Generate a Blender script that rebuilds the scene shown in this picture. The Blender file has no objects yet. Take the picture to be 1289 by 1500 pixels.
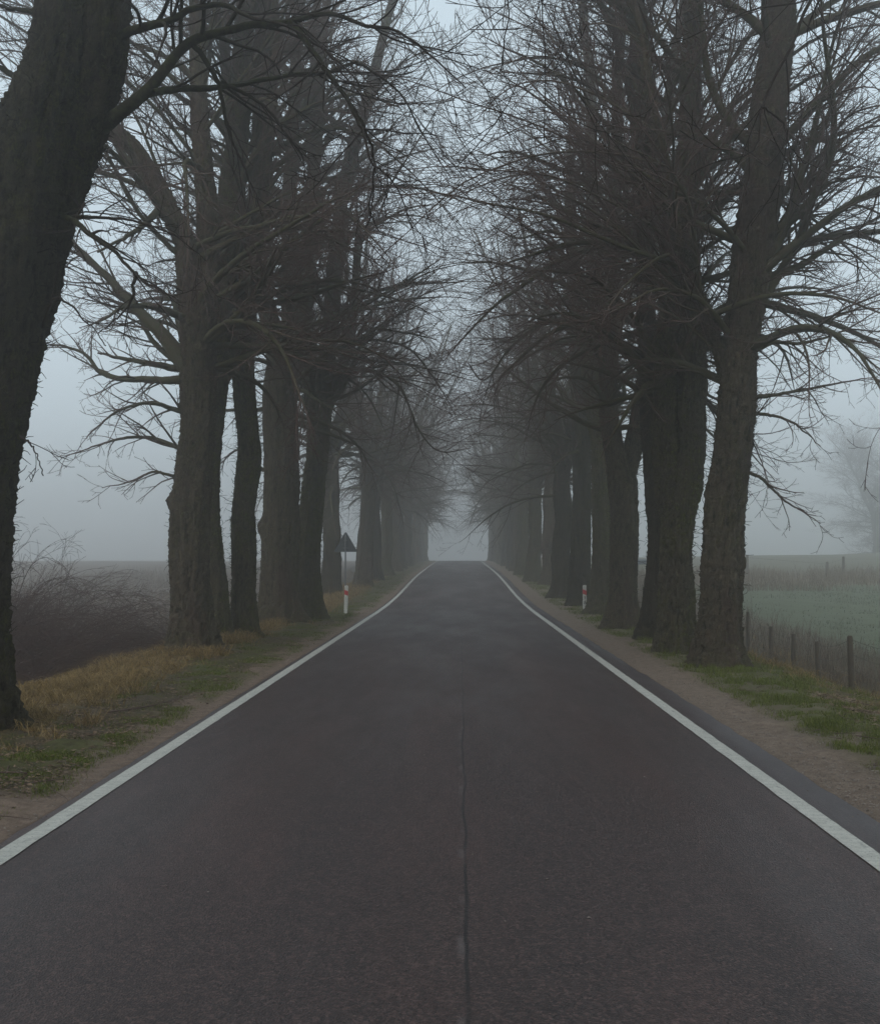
import bpy, math, random
import numpy as np
from mathutils import Matrix, Vector, noise as mnoise

SC = bpy.context.scene
COL = SC.collection
R = math.radians
rs = np.random.RandomState

# ------------------------------------------------------------------ camera
CAMZ = 1.86
FPX = 1500.0
YAW = math.atan(29.5 / FPX)
PITCH = math.atan(68 / FPX)
cam = bpy.data.cameras.new('camera')
cam.sensor_fit = 'VERTICAL'; cam.sensor_height = 36.0; cam.lens = 36.0
cam.clip_start = 0.05; cam.clip_end = 3000
camo = bpy.data.objects.new('camera', cam); COL.objects.link(camo)
camo.location = (0, 0, CAMZ)
camo.rotation_euler = (math.pi / 2 + PITCH, 0, YAW)
SC.camera = camo
ROT = camo.rotation_euler.to_matrix()

def at(x, y, d):
    """reference pixel (of 1289x1500) and forward distance -> world point"""
    v = ROT @ Vector(((x - 644.5) / FPX, (750 - y) / FPX, -1))
    return np.array([v.x / v.y * d, d, CAMZ + v.z / v.y * d])

# ------------------------------------------------------------------ helpers
def tag(o, label=None, cat=None, group=None, kind=None):
    if label: o['label'] = label
    if cat: o['category'] = cat
    if group: o['group'] = group
    if kind: o['kind'] = kind
    return o

def empty(name, loc, label, cat, group=None, rz=0.0):
    o = bpy.data.objects.new(name, None); COL.objects.link(o)
    o.empty_display_size = 0.2
    o.location = loc; o.rotation_euler = (0, 0, rz)
    return tag(o, label, cat, group)

class MB:
    """numpy mesh collector: quads/tris with optional vertex float attribute"""
    def __init__(s):
        s.v = []; s.q = []; s.t = []; s.a = []; s.n = 0
    def add(s, v, q=None, t=None, a=None):
        v = np.asarray(v, dtype=np.float32).reshape(-1, 3)
        s.v.append(v)
        if q is not None and len(q): s.q.append(np.asarray(q, dtype=np.int32).reshape(-1, 4) + s.n)
        if t is not None and len(t): s.t.append(np.asarray(t, dtype=np.int32).reshape(-1, 3) + s.n)
        s.a.append(np.broadcast_to(np.asarray(0.0 if a is None else a, dtype=np.float32), (len(v),)))
        s.n += len(v)
    def box(s, c, d, rot=None, a=None):
        p = np.array([[x, y, z] for x in (-.5, .5) for y in (-.5, .5) for z in (-.5, .5)]) * np.array(d)
        if rot is not None: p = p @ np.array(rot).T
        s.add(p + np.array(c), q=[(0, 1, 3, 2), (4, 6, 7, 5), (0, 4, 5, 1), (2, 3, 7, 6), (0, 2, 6, 4), (1, 5, 7, 3)], a=a)
    def mesh(s, name, mat, smooth=True, attr=None):
        me = bpy.data.meshes.new(name)
        v = np.concatenate(s.v); me.vertices.add(len(v)); me.vertices.foreach_set('co', v.ravel())
        q = np.concatenate(s.q) if s.q else np.zeros((0, 4), np.int32)
        t = np.concatenate(s.t) if s.t else np.zeros((0, 3), np.int32)
        li = np.concatenate([q.ravel(), t.ravel()]).astype(np.int32)
        me.loops.add(len(li)); me.loops.foreach_set('vertex_index', li)
        me.polygons.add(len(q) + len(t))
        ls = np.concatenate([np.arange(len(q)) * 4, len(q) * 4 + np.arange(len(t)) * 3]).astype(np.int32)
        me.polygons.foreach_set('loop_start', ls)
        me.polygons.foreach_set('use_smooth', np.full(len(q) + len(t), smooth))
        me.update(calc_edges=True)
        if attr:
            at_ = me.attributes.new(attr, 'FLOAT', 'POINT')
            at_.data.foreach_set('value', np.concatenate(s.a).astype(np.float32))
        me.materials.append(mat)
        return me
    def build(s, name, mat, parent=None, smooth=True, attr=None, origin=None):
        if origin is not None:
            o3 = np.asarray(origin, dtype=np.float32)
            s.v = [v - o3 for v in s.v]
        o = bpy.data.objects.new(name, s.mesh(name, mat, smooth, attr)); COL.objects.link(o)
        if parent is not None: o.parent = parent
        elif origin is not None: o.location = [float(c) for c in origin]
        return o

def norm(v):
    return v / np.maximum(np.linalg.norm(v, axis=-1, keepdims=True), 1e-9)

def tubes(mb, P, Rd, n, rng, attr=None, cap=True):
    """P (N,S,3), Rd (N,S): N tapered tubes with n sides"""
    N, S = Rd.shape
    if N == 0: return
    T = norm(np.gradient(P, axis=1))
    ref = norm(np.cross(norm(P[:, -1] - P[:, 0] + 1e-6), rng.normal(size=(N, 3))))[:, None, :]
    u = norm(np.cross(T, np.broadcast_to(ref, T.shape)) + 1e-7)
    v = np.cross(T, u)
    th = np.arange(n) / n * 2 * math.pi
    V = P[:, :, None, :] + Rd[:, :, None, None] * (np.cos(th)[None, None, :, None] * u[:, :, None, :] + np.sin(th)[None, None, :, None] * v[:, :, None, :])
    idx = np.arange(N * S * n).reshape(N, S, n)
    a = idx[:, :-1, :]; b = np.roll(a, -1, axis=2); d = idx[:, 1:, :]; c = np.roll(d, -1, axis=2)
    q = np.stack([a, b, c, d], axis=-1).reshape(-1, 4)
    at_ = np.repeat(Rd.reshape(-1), n) if attr is None else attr
    mb.add(V.reshape(-1, 3), q=q, a=at_)

def grow(P0, D0, L, R0, R1, S, wig, grav, rng, kink=0.0):
    """vectorised random-walk branches. returns P (N,S+1,3), Rd (N,S+1)"""
    N = len(P0)
    P = np.zeros((N, S + 1, 3)); P[:, 0] = P0
    D = norm(D0); B = rng.normal(size=(N, 3)) * wig * 0.6
    grav = np.broadcast_to(grav, (N,)) if np.ndim(grav) < 2 else grav
    st = (L / S)[:, None]
    for k in range(S):
        B = 0.72 * B + rng.normal(size=(N, 3)) * wig
        D = D + B
        g = grav if grav.ndim == 1 else grav[:, k]
        D[:, 2] += g
        if kink: D = D + rng.normal(size=(N, 3)) * kink
        D = norm(D)
        P[:, k + 1] = P[:, k] + D * st
    t = np.linspace(0, 1, S + 1)[None, :]
    Rd = R0[:, None] * (1 - t) + np.broadcast_to(R1, (N,))[:, None] * t
    return P, Rd

def sample(P, Rd, pi, t):
    S = P.shape[1] - 1
    x = np.clip(t, 0, .9999) * S; i = x.astype(int); f = (x - i)[:, None]
    p = P[pi, i] * (1 - f) + P[pi, i + 1] * f
    r = Rd[pi, i] * (1 - f[:, 0]) + Rd[pi, i + 1] * f[:, 0]
    return p, norm(P[pi, i + 1] - P[pi, i]), r

def children(P, Rd, per_m, t0, ang, lfrac, lmin, lmax, rfrac, rng, up=0.0, nmin=1, flat=0.0):
    L = np.linalg.norm(np.diff(P, axis=1), axis=2).sum(1)
    n = np.maximum(nmin, (L * (1 - t0) * per_m + rng.uniform(0, 1, len(L))).astype(int))
    pi = np.repeat(np.arange(len(L)), n)
    k = np.concatenate([np.arange(m) for m in n]) if len(n) else np.zeros(0)
    t = t0 + (1 - t0) * (k + rng.uniform(0.1, .9, len(pi))) / n[pi]
    p, T, r = sample(P, Rd, pi, t)
    side = norm(np.cross(T, rng.normal(size=p.shape)))
    if flat: side[:, 2] *= (1 - flat)
    side[:, 2] += up
    side = norm(side)
    a = ang[0] + (ang[1] - ang[0]) * rng.uniform(0, 1, len(pi))
    D = np.cos(a)[:, None] * T + np.sin(a)[:, None] * side
    LL = np.clip(L[pi] * lfrac * (1 - .55 * t) * rng.uniform(.6, 1.35, len(pi)), lmin, lmax)
    RR = np.maximum(r * rfrac * rng.uniform(.7, 1.05, len(pi)), .0022)
    return p, D, LL, RR

def catmull(pts, n):
    """pts (K,C) -> n samples, uniform in chord length"""
    pts = np.asarray(pts, float)
    K = len(pts)
    seg = np.linalg.norm(np.diff(pts[:, :3], axis=0), axis=1); cum = np.concatenate([[0], np.cumsum(seg)])
    s = np.linspace(0, cum[-1], n)
    i = np.clip(np.searchsorted(cum, s, side='right') - 1, 0, K - 2)
    f = ((s - cum[i]) / np.maximum(seg[i], 1e-6))[:, None]
    p0 = pts[np.maximum(i - 1, 0)]; p1 = pts[i]; p2 = pts[i + 1]; p3 = pts[np.minimum(i + 2, K - 1)]
    return 0.5 * (2 * p1 + (p2 - p0) * f + (2 * p0 - 5 * p1 + 4 * p2 - p3) * f ** 2 + (3 * p1 - p0 - 3 * p2 + p3) * f ** 3)

def smooth01(a, b, x):
    t = np.clip((x - a) / (b - a), 0, 1); return t * t * (3 - 2 * t)

# ------------------------------------------------------------------ terrain
RX = -0.15                                         # road centre line
LEFT_EDGE, RIGHT_EDGE = RX - 2.88, RX + 3.12       # asphalt edges
PY = [-60, 0, 38, 44, 50, 57, 68, 80, 95, 112, 128, 140, 160, 200, 300, 420]
PZ = [0, 0, 0, .08, .22, .44, .73, .92, 1.13, 1.36, 1.53, 1.57, 1.3, .4, -1.5, -3]
def prof(y):
    y = np.asarray(y, float)
    acc = 0
    for o in (-4, -2, 0, 2, 4): acc = acc + np.interp(y + o, PY, PZ)
    return acc / 5

LX = [-300, -60, -30, -14, -9.2, -8.2, -6.9, -5.6, -3.6, -3.0]
def H(x, y):
    x = np.asarray(x, float); y = np.asarray(y, float)
    p = prof(y)
    # left: verge, bank, field that climbs with the road and on
    vl = np.interp(x, [-7.2, -6.3, -5.2, -3.6, -3.0], [-.30, -.10, .03, .0, -.035])
    fl = np.interp(y, [0, 30, 60, 100, 150, 260], [-1.15, -.95, -.35, .98, 1.35, 1.2])
    ditch = np.interp(x, [-14, -10, -8.8, -7.2], [0, -.25, -.35, 0]) * np.interp(y, [30, 60], [1, .3])
    wl = smooth01(-6.4, -8.6, x)
    left = (p + vl) * (1 - wl) + (fl + ditch) * wl
    vr = np.interp(x, [2.9, 3.3, 4.6, 5.8, 6.8], [-.035, .0, .03, -.12, -.45])
    fr = np.interp(y, [0, 20, 26, 40, 60, 75, 90, 110, 135, 200, 300], [-1.15, -1.05, -.95, -.5, .42, .72, 1.2, 1.75, 2.0, .5, -2])
    fr = fr + np.interp(x, [10, 25, 50, 120], [0, .02, .45, 1.4]) * smooth01(70, 115, y)
    wr = smooth01(5.9, 7.8, x)
    right = (p + vr) * (1 - wr) + fr * wr
    return np.where(x < RX, left, right) - np.where((x > LEFT_EDGE) & (x < RIGHT_EDGE), .03, 0.0)

def hz(x, y): return float(H(x, y))

def fbm(x, y, sc, o=0.0, octv=3):
    return np.array([mnoise.fractal((a * sc + o, b * sc - o, o * .37), 1.0, 2.0, octv) for a, b in zip(np.ravel(x), np.ravel(y))])

def green_amount(x, y):
    """how much living grass grows at a point of the verges (0..1)"""
    x = np.asarray(x, float); y = np.asarray(y, float)
    n = fbm(x, y * .6, 1.1, 3.1) + .35 * fbm(x, y, 4.0, 9.7, 2)
    l = smooth01(-3.15, -3.5, x) * smooth01(-5.0, -4.3, x)
    r = smooth01(3.4, 4.0, x) * (1 - .8 * smooth01(5.2, 6.2, x))
    return np.clip(np.where(x < 0, l * smooth01(-.42, .25, n), r * smooth01(-.55, .0, n)), 0, 1)

# ------------------------------------------------------------------ node helpers
class G:
    def __init__(s, name):
        s.m = bpy.data.materials.new(name); s.m.use_nodes = True
        s.nt = s.m.node_tree; s.nt.nodes.clear()
        s.out = s.nt.nodes.new('ShaderNodeOutputMaterial')
        s.geo = None
    def n(s, t, **kw):
        nd = s.nt.nodes.new(t)
        for k, v in kw.items(): setattr(nd, k, v)
        return nd
    def link(s, a, b): s.nt.links.new(a, b)
    def put(s, sock, v):
        if hasattr(v, 'links') or isinstance(v, bpy.types.NodeSocket): s.link(v, sock)
        else: sock.default_value = v
    def pos(s):
        if s.geo is None: s.geo = s.n('ShaderNodeNewGeometry')
        return s.geo.outputs['Position']
    def scaled(s, vec, sc):
        m = s.n('ShaderNodeVectorMath', operation='MULTIPLY'); s.link(vec, m.inputs[0]); m.inputs[1].default_value = sc
        return m.outputs[0]
    def xyz(s, vec):
        x = s.n('ShaderNodeSeparateXYZ'); s.link(vec, x.inputs[0]); return x.outputs
    def noise(s, vec, sc, det=3.0, rough=.55, dist=0.0):
        x = s.n('ShaderNodeTexNoise'); s.link(vec, x.inputs['Vector'])
        x.inputs['Scale'].default_value = sc; x.inputs['Detail'].default_value = det
        x.inputs['Roughness'].default_value = rough; x.inputs['Distortion'].default_value = dist
        return x.outputs[0]
    def voro(s, vec, sc, feature='F1', out='Distance'):
        x = s.n('ShaderNodeTexVoronoi', feature=feature); s.link(vec, x.inputs['Vector']); x.inputs['Scale'].default_value = sc
        return x.outputs[out]
    def math(s, op, a, b=0.0, c=0.0):
        x = s.n('ShaderNodeMath', operation=op)
        s.put(x.inputs[0], a); s.put(x.inputs[1], b); s.put(x.inputs[2], c)
        return x.outputs[0]
    def rng(s, v, a, b, c=0.0, d=1.0, smooth=True):
        x = s.n('ShaderNodeMapRange'); x.interpolation_type = 'SMOOTHSTEP' if smooth else 'LINEAR'
        s.put(x.inputs[0], v); x.inputs[1].default_value = a; x.inputs[2].default_value = b
        x.inputs[3].default_value = c; x.inputs[4].default_value = d
        return x.outputs[0]
    def mix(s, f, a, b):
        x = s.n('ShaderNodeMix', data_type='RGBA')
        s.put(x.inputs[0], f); 
        for k, c in ((6, a), (7, b)):
            if isinstance(c, bpy.types.NodeSocket): s.link(c, x.inputs[k])
            else: x.inputs[k].default_value = (*c, 1)
        return x.outputs[2]
    def attr(s, name):
        x = s.n('ShaderNodeAttribute'); x.attribute_name = name; return x.outputs['Fac']
    def bump(s, h, dist, strength=1.0):
        x = s.n('ShaderNodeBump'); x.inputs['Distance'].default_value = dist; x.inputs['Strength'].default_value = strength
        s.link(h, x.inputs['Height']); return x.outputs[0]
    def surf(s, col, rough=.8, spec=.3, bump=None, sss=None, metal=0.0):
        b = s.n('ShaderNodeBsdfPrincipled')
        if isinstance(col, bpy.types.NodeSocket): s.link(col, b.inputs['Base Color'])
        else: b.inputs['Base Color'].default_value = (*col, 1)
        s.put(b.inputs['Roughness'], rough); b.inputs['Specular IOR Level'].default_value = spec
        b.inputs['Metallic'].default_value = metal
        if bump is not None: s.link(bump, b.inputs['Normal'])
        s.link(b.outputs[0], s.out.inputs[0])
        return s.m

def objpos(g):
    return g.n('ShaderNodeTexCoord').outputs['Object']

# ---- asphalt
def mat_asphalt():
    g = G('asphalt'); p = g.pos(); x, y, z = g.xyz(p)
    agg = g.voro(p, 95.0); fine = g.noise(p, 220.0, 2)
    big = g.noise(g.scaled(p, (1, .22, 1)), .75, 4, .6)
    red = g.noise(g.scaled(p, (1, .16, 1)), 1.1, 3, .5, .6)
    mott = g.noise(p, 6.0, 4, .65)
    col = g.mix(g.rng(red, .42, .62), (.047, .040, .0385), (.066, .046, .042))
    xr = g.math('SUBTRACT', x, RX)
    # wheel tracks polished a little greyer
    tr = g.math('ABSOLUTE', g.math('SUBTRACT', g.math('ABSOLUTE', xr), 1.35))
    tr2 = g.math('ABSOLUTE', g.math('SUBTRACT', tr, .72))
    col = g.mix(g.math('MULTIPLY', g.rng(tr2, .42, .05), .7), col, (.044, .041, .042))
    col = g.mix(g.rng(big, .38, .62, 0, .75), col, (.034, .031, .031))
    col = g.mix(g.rng(mott, .45, .75, 0, .45), col, (.085, .068, .062))
    col = g.mix(g.rng(agg, .6, .1, 0, .6), col, (.016, .014, .014))
    col = g.mix(g.rng(g.noise(p, 36.0, 4, .85), .50, .66, 0, .5), col, (.115, .095, .09))
    cell = g.xyz(g.voro(p, 80.0, out='Color')); col = g.mix(g.rng(cell[0], .55, 1.0, 0, .6), col, (.15, .125, .118)); col = g.mix(g.rng(cell[1], .6, 1.0, 0, .7), col, (.010, .008, .008))
    col = g.mix(g.rng(g.noise(g.scaled(p, (1, 1, 3)), 26.0, 4, .85), .50, .36, 0, .5), col, (.012, .010, .010))
    spk = g.voro(p, 42.0, out='Color'); sx = g.xyz(spk)
    col = g.mix(g.math('MULTIPLY', g.rng(sx[0], .93, .96), g.rng(agg, .3, .12)), col, (.18, .165, .15))
    # right-hand widening strip beyond the line: bluish grey, fresher
    strip = g.rng(x, RIGHT_EDGE - .42, RIGHT_EDGE - .38)
    col = g.mix(g.math('MULTIPLY', strip, .6), col, (.058, .058, .064))
    # lane joint: dark crack with pale worn filler in places
    wob = g.noise(g.scaled(p, (0, 1, 0)), .55, 3, .6)
    wob2 = g.noise(g.scaled(p, (0, 1, 0)), 5.0, 3, .6)
    cx = g.math('ADD', g.math('MULTIPLY', g.math('SUBTRACT', wob, .5), .10), g.math('MULTIPLY', g.math('SUBTRACT', wob2, .5), .014))
    dx = g.math('SUBTRACT', g.math('SUBTRACT', x, .03), cx)
    ad = g.math('ABSOLUTE', dx)
    brk = g.rng(g.noise(g.scaled(p, (0, 1, 0)), 1.3, 3, .7), .30, .46, .1, 1)
    crack = g.math('MULTIPLY', g.rng(ad, .015, .004), brk)
    pale = g.math('MULTIPLY', g.rng(g.math('ABSOLUTE', g.math('ADD', dx, .022)), .034, .006), g.rng(g.noise(g.scaled(p, (.5, 1, .5)), 1.9, 3, .7), .47, .66))
    col = g.mix(g.math('MULTIPLY', pale, .75), col, (.12, .135, .14))
    col = g.mix(g.math('MULTIPLY', crack, .95), col, (.014, .013, .013))
    # damp / oil stains
    st = g.noise(g.scaled(p, (1.3, .8, 1)), 1.6, 2, .5)
    col = g.mix(g.rng(st, .70, .78, 0, .6), col, (.03, .027, .027))
    tint = g.n('ShaderNodeMix', data_type='RGBA', blend_type='MULTIPLY'); tint.inputs[0].default_value = 1
    g.link(col, tint.inputs[6]); tint.inputs[7].default_value = (.95, .665, .60, 1); col = tint.outputs[2]
    rough = g.rng(big, .3, .7, .42, .62)
    h = g.math('ADD', g.math('MULTIPLY', agg, 1.0), g.math('MULTIPLY', fine, .4))
    
    return g.surf(col, rough, .5, g.bump(h, .004, .8))

def mat_line():
    g = G('road_paint'); p = g.pos(); x, y, z = g.xyz(p)
    agg = g.voro(p, 95.0); w = g.noise(p, 9.0, 5, .7); w2 = g.noise(p, 60.0, 3, .7)
    rib = g.math('SINE', g.math('MULTIPLY', y, 62.0))
    col = g.mix(g.rng(w, .3, .75), (.45, .43, .375), (.57, .545, .48))
    col = g.mix(g.rng(w2, .54, .70, 0, .8), col, (.12, .11, .105))
    col = g.mix(g.rng(g.noise(g.scaled(p, (6, 1, 1)), 3.0, 4, .7), .56, .72, 0, .6), col, (.15, .14, .13))
    col = g.mix(g.rng(rib, .55, 1.0, 0, .22), col, (.25, .25, .235))
    return g.surf(col, .6, .3, g.bump(g.math('ADD', agg, g.math('MULTIPLY', rib, .15)), .003, .7))

def mat_ground():
    g = G('ground'); p = g.pos(); x, y, z = g.xyz(p)
    gr = g.attr('green')
    n1 = g.noise(p, 1.2, 5, .65); n2 = g.noise(p, 9.0, 4, .7); n3 = g.noise(p, 60.0, 3, .7)
    edge = g.math('ADD', x, g.math('MULTIPLY', g.math('SUBTRACT', n1, .5), .9))
    soil = g.mix(g.rng(n2, .3, .7), (.15, .105, .078), (.25, .18, .135))
    soil = g.mix(g.rng(n3, .5, .7, 0, .6), soil, (.075, .055, .045))
    soil = g.mix(g.rng(g.voro(p, 34.0), .22, .05, 0, .5), soil, (.24, .2, .17))
    litter = g.mix(g.rng(n2, .35, .65), (.055, .042, .028), (.115, .085, .05))
    litter = g.mix(g.rng(n3, .55, .7, 0, .5), litter, (.16, .13, .10))
    thatch = g.mix(g.rng(g.noise(g.scaled(p, (1, 1, .4)), 14.0, 4, .7), .3, .7), (.10, .07, .034), (.18, .125, .06))
    ditch = g.mix(n2, (.02, .016, .012), (.045, .034, .025))
    fieldl = g.mix(g.noise(g.scaled(p, (.3, 1, 1)), .6, 5, .7), (.085, .062, .046), (.135, .100, .075))
    grass = g.mix(n2, (.055, .062, .020), (.09, .098, .030))
    col = g.mix(g.rng(edge, -3.45, -3.75), soil, litter)
    col = g.mix(g.rng(edge, -4.5, -4.9), col, thatch)
    col = g.mix(g.rng(edge, -7.3, -8.2), col, ditch)
    col = g.mix(g.rng(edge, -10.5, -13.5), col, fieldl)
    # right side
    rsoil = g.mix(g.rng(n2, .3, .7), (.165, .12, .09), (.25, .19, .145))
    rsoil = g.mix(g.rng(n3, .5, .7, 0, .6), rsoil, (.08, .06, .05))
    rsoil = g.mix(g.rng(g.voro(p, 28.0), .25, .06, 0, .6), rsoil, (.25, .215, .19))
    col = g.mix(g.rng(x, 2.0, 2.1), col, rsoil)
    rb = g.mix(n2, (.06, .046, .026), (.125, .092, .05))
    col = g.mix(g.rng(edge, 4.7, 5.6), col, rb)
    # green field: sown rows, turning to tan rough grass past ~60 m, and to a far rise
    row = g.math('SINE', g.math('MULTIPLY', g.math('ADD', x, g.math('MULTIPLY', y, .55)), 3.4))
    fg = g.mix(g.noise(p, .35, 5, .65), (.10, .118, .072), (.135, .15, .098))
    fg = g.mix(g.rng(row, .2, 1.0, 0, .35), fg, (.085, .085, .05))
    yy = g.math('ADD', y, g.math('MULTIPLY', g.math('SUBTRACT', g.noise(p, .2, 4, .7), .5), 8))
    fg = g.mix(g.rng(yy, 56, 60), fg, (.16, .115, .075))
    fg = g.mix(g.rng(yy, 72, 80), fg, (.125, .115, .075))
    col = g.mix(g.rng(edge, 8.6, 10.5), col, g.mix(g.rng(yy, 54, 60), g.mix(g.rng(edge, 10.5, 12.5), (.105, .078, .05), fg), fg))
    col = g.mix(g.math('MULTIPLY', gr, g.rng(n2, .3, .65, .35, .85)), col, grass)
    h = g.math('ADD', n3, g.math('MULTIPLY', n2, 2.0))
    return g.surf(col, .95, .1, g.bump(h, .02, .8))

def mat_bark(name, dark=(.026, .023, .018), light=(.075, .066, .052), moss=(.046, .050, .018), mossy=.5, red=0.0):
    g = G(name); p = objpos(g); geo = g.geo or g.n('ShaderNodeNewGeometry'); g.geo = geo
    nrm = g.xyz(geo.outputs['Normal'])
    rid = g.attr('ridge')
    n = g.noise(g.scaled(p, (1, 1, .22)), 26.0, 5, .7)
    n0 = g.noise(p, 1.6, 4, .6); n4 = g.noise(p, 9.0, 4, .65)
    fur = g.noise(g.scaled(p, (1, 1, .10)), 17.0, 5, .75, .4); flake = g.noise(g.scaled(p, (1, 1, .6)), 34.0, 4, .8)
    k = g.math('ADD', g.math('MULTIPLY', rid, .25), g.math('ADD', g.math('MULTIPLY', fur, .6), g.math('MULTIPLY', flake, .4)))
    col = g.mix(g.rng(k, .50, .78), dark, light)
    col = g.mix(g.math('MULTIPLY', g.rng(g.noise(g.scaled(p, (1, 1, .5)), 11.0, 4, .75), .56, .70), .6), col, (light[0] * 2.1, light[1] * 2.1, light[2] * 2.0))
    col = g.mix(g.rng(n0, .45, .7, 0, .5), col, (.060, .042, .034))
    if red: col = g.mix(g.rng(g.noise(g.scaled(p, (1, 1, .3)), 1.1, 3, .6), .5, .62, 0, red), col, (.085, .052, .042))
    m = g.math('MULTIPLY', g.rng(n4, .40, .62), g.rng(g.noise(p, .9, 3, .6), .36, .58))
    m = g.math('MULTIPLY', m, g.rng(nrm[0], -.9, .6, .55, 1.0))
    col = g.mix(g.math('MULTIPLY', m, mossy), col, g.mix(g.rng(flake, .4, .65), (moss[0] * .5, moss[1] * .5, moss[2] * .5), (moss[0] * 2.4, moss[1] * 2.2, moss[2] * 1.6)))
    lich = g.math('MULTIPLY', g.rng(g.noise(g.scaled(p, (1, 1, .7)), 15.0, 4, .85), .56, .66), g.rng(g.noise(p, 1.7, 3, .6), .42, .62))
    col = g.mix(g.math('MULTIPLY', lich, .75), col, (light[0] * 1.9, light[1] * 2.2, light[2] * 2.0))
    h = g.math('ADD', g.math('MULTIPLY', fur, 1.4), flake)
    return g.surf(col, .95, .08, g.bump(h, .035, 1.0))

def mat_twig(name, thick=(.075, .064, .038), thin=(.13, .085, .072)):
    g = G(name); p = objpos(g); r = g.attr('rad')
    geo = g.n('ShaderNodeNewGeometry'); nz = g.xyz(geo.outputs['Normal'])[2]
    n = g.noise(p, 12.0, 3, .6)
    col = g.mix(g.rng(r, .006, .03), thin, thick)
    col = g.mix(g.math('MULTIPLY', g.rng(n, .42, .65), g.rng(r, .012, .04, .1, .7)), col, (.07, .078, .028))
    col = g.mix(g.rng(n, .3, .7, 0, .35), col, (.03, .024, .02))
    return g.surf(col, .9, .1, g.bump(g.noise(p, 60, 2), .006, .6))

def mat_var(name, a, b, c=None, rough=.9, sc=3.0, attr=None, spec=.1):
    g = G(name)
    f = g.attr(attr) if attr else g.noise(g.pos(), sc, 3, .6)
    col = g.mix(f, a, b)
    if c: col = g.mix(g.rng(g.noise(g.pos(), sc * 3.1, 2, .6), .5, .7), col, c)
    return g.surf(col, rough, spec)

M_ASPH = mat_asphalt(); M_LINE = mat_line(); M_GROUND = mat_ground()
M_BARK = mat_bark('linden_bark', dark=(.013, .011, .007), light=(.100, .080, .054), red=.45, mossy=.6)
M_BARK2 = mat_bark('mossy_linden_bark', dark=(.012, .011, .006), light=(.095, .080, .052), mossy=.9, moss=(.052, .060, .010))
M_BARKD = mat_bark('dark_linden_bark', dark=(.005, .004, .003), light=(.052, .043, .028), moss=(.034, .036, .007), mossy=.7)
M_TWIG = mat_twig('linden_twigs'); M_TWIGD = mat_twig('dark_twigs', (.028, .025, .015), (.045, .032, .028))

# ------------------------------------------------------------------ world, sun, haze
w = bpy.data.worlds.new('World'); SC.world = w; w.use_nodes = True
nt = w.node_tree; nt.nodes.clear()
sky = nt.nodes.new('ShaderNodeTexSky'); sky.sky_type = 'NISHITA'; sky.sun_disc = False
SUN_EL, SUN_AZ = R(42), R(200)
sky.sun_elevation = SUN_EL; sky.sun_rotation = SUN_AZ
sky.air_density = 1.0; sky.dust_density = 4.0; sky.ozone_density = 1.0
hs = nt.nodes.new('ShaderNodeHueSaturation'); hs.inputs['Saturation'].default_value = .30
mixg = nt.nodes.new('ShaderNodeMix'); mixg.data_type = 'RGBA'; mixg.inputs[0].default_value = .6
mixg.inputs[7].default_value = (10.0, 12.3, 13.8, 1)          # even overcast layer
bg = nt.nodes.new('ShaderNodeBackground'); bg.inputs[1].default_value = .10
wo = nt.nodes.new('ShaderNodeOutputWorld')
nt.links.new(sky.outputs[0], hs.inputs['Color']); nt.links.new(hs.outputs[0], mixg.inputs[6])
nt.links.new(mixg.outputs[2], bg.inputs[0]); nt.links.new(bg.outputs[0], wo.inputs[0])

sun = bpy.data.lights.new('sun', 'SUN'); sun.energy = .5; sun.angle = R(40); sun.color = (1, .97, .93)
so = bpy.data.objects.new('sun', sun); COL.objects.link(so)
sd = Vector((math.sin(SUN_AZ) * math.cos(SUN_EL), math.cos(SUN_AZ) * math.cos(SUN_EL), math.sin(SUN_EL)))
so.rotation_euler = sd.to_track_quat('Z', 'Y').to_euler()

HZ_DENS = 0.0082
g = G('haze_air')
pv = g.n('ShaderNodeVolumePrincipled')
pv.inputs['Color'].default_value = (.95, .93, .915, 1); pv.inputs['Density'].default_value = HZ_DENS
pv.inputs['Density Attribute'].default_value = ''; pv.inputs['Anisotropy'].default_value = 0.82
g.link(pv.outputs[0], g.out.inputs['Volume'])
try: g.m.cycles.homogeneous_volume = True
except Exception: pass
mb = MB(); mb.box((0, 177, 12.4), (640, 496, 31.6))
haze = mb.build('haze', g.m, smooth=False)
tag(haze, 'pale grey fog filling the air over the whole avenue', 'haze', kind='stuff')

# ------------------------------------------------------------------ ground sheet
def axis_y():
    ys = list(np.arange(-60, 2, 4.0)); y = 2.0
    while y < 12: ys.append(y); y += .085
    while y < 45: ys.append(y); y *= 1.009
    while y < 160: ys.append(y); y *= 1.03
    while y < 410: ys.append(y); y *= 1.08
    ys.append(410); return np.array(ys)
XS = np.array(sorted(set(np.round(np.concatenate([
    -np.geomspace(12, 300, 22), np.arange(-12, -7, .4), np.arange(-7, -2.98, .075), [LEFT_EDGE, LEFT_EDGE + .02],
    np.arange(-2.6, 2.8, .6), [RIGHT_EDGE - .02, RIGHT_EDGE], np.arange(3.04, 7, .08), np.arange(7, 14, .4), np.geomspace(14, 300, 26)]), 4))))
YS = axis_y()
gx, gy = np.meshgrid(XS, YS)
gz = H(gx, gy)
fx, fy = gx.ravel(), gy.ravel()
off = (fx < LEFT_EDGE - .03) | (fx > RIGHT_EDGE + .03)
nz = np.zeros(len(fx)); gg = np.zeros(len(fx))
nn = fbm(fx[off], fy[off], 2.2, 1.3, 4)
amp = smooth01(0, .5, np.minimum(np.abs(fx[off] - LEFT_EDGE), np.abs(fx[off] - RIGHT_EDGE)))
nz[off] = nn * .045 * (.15 + amp) * np.where(np.abs(fx[off]) < 14, 1, 2.0)
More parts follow.
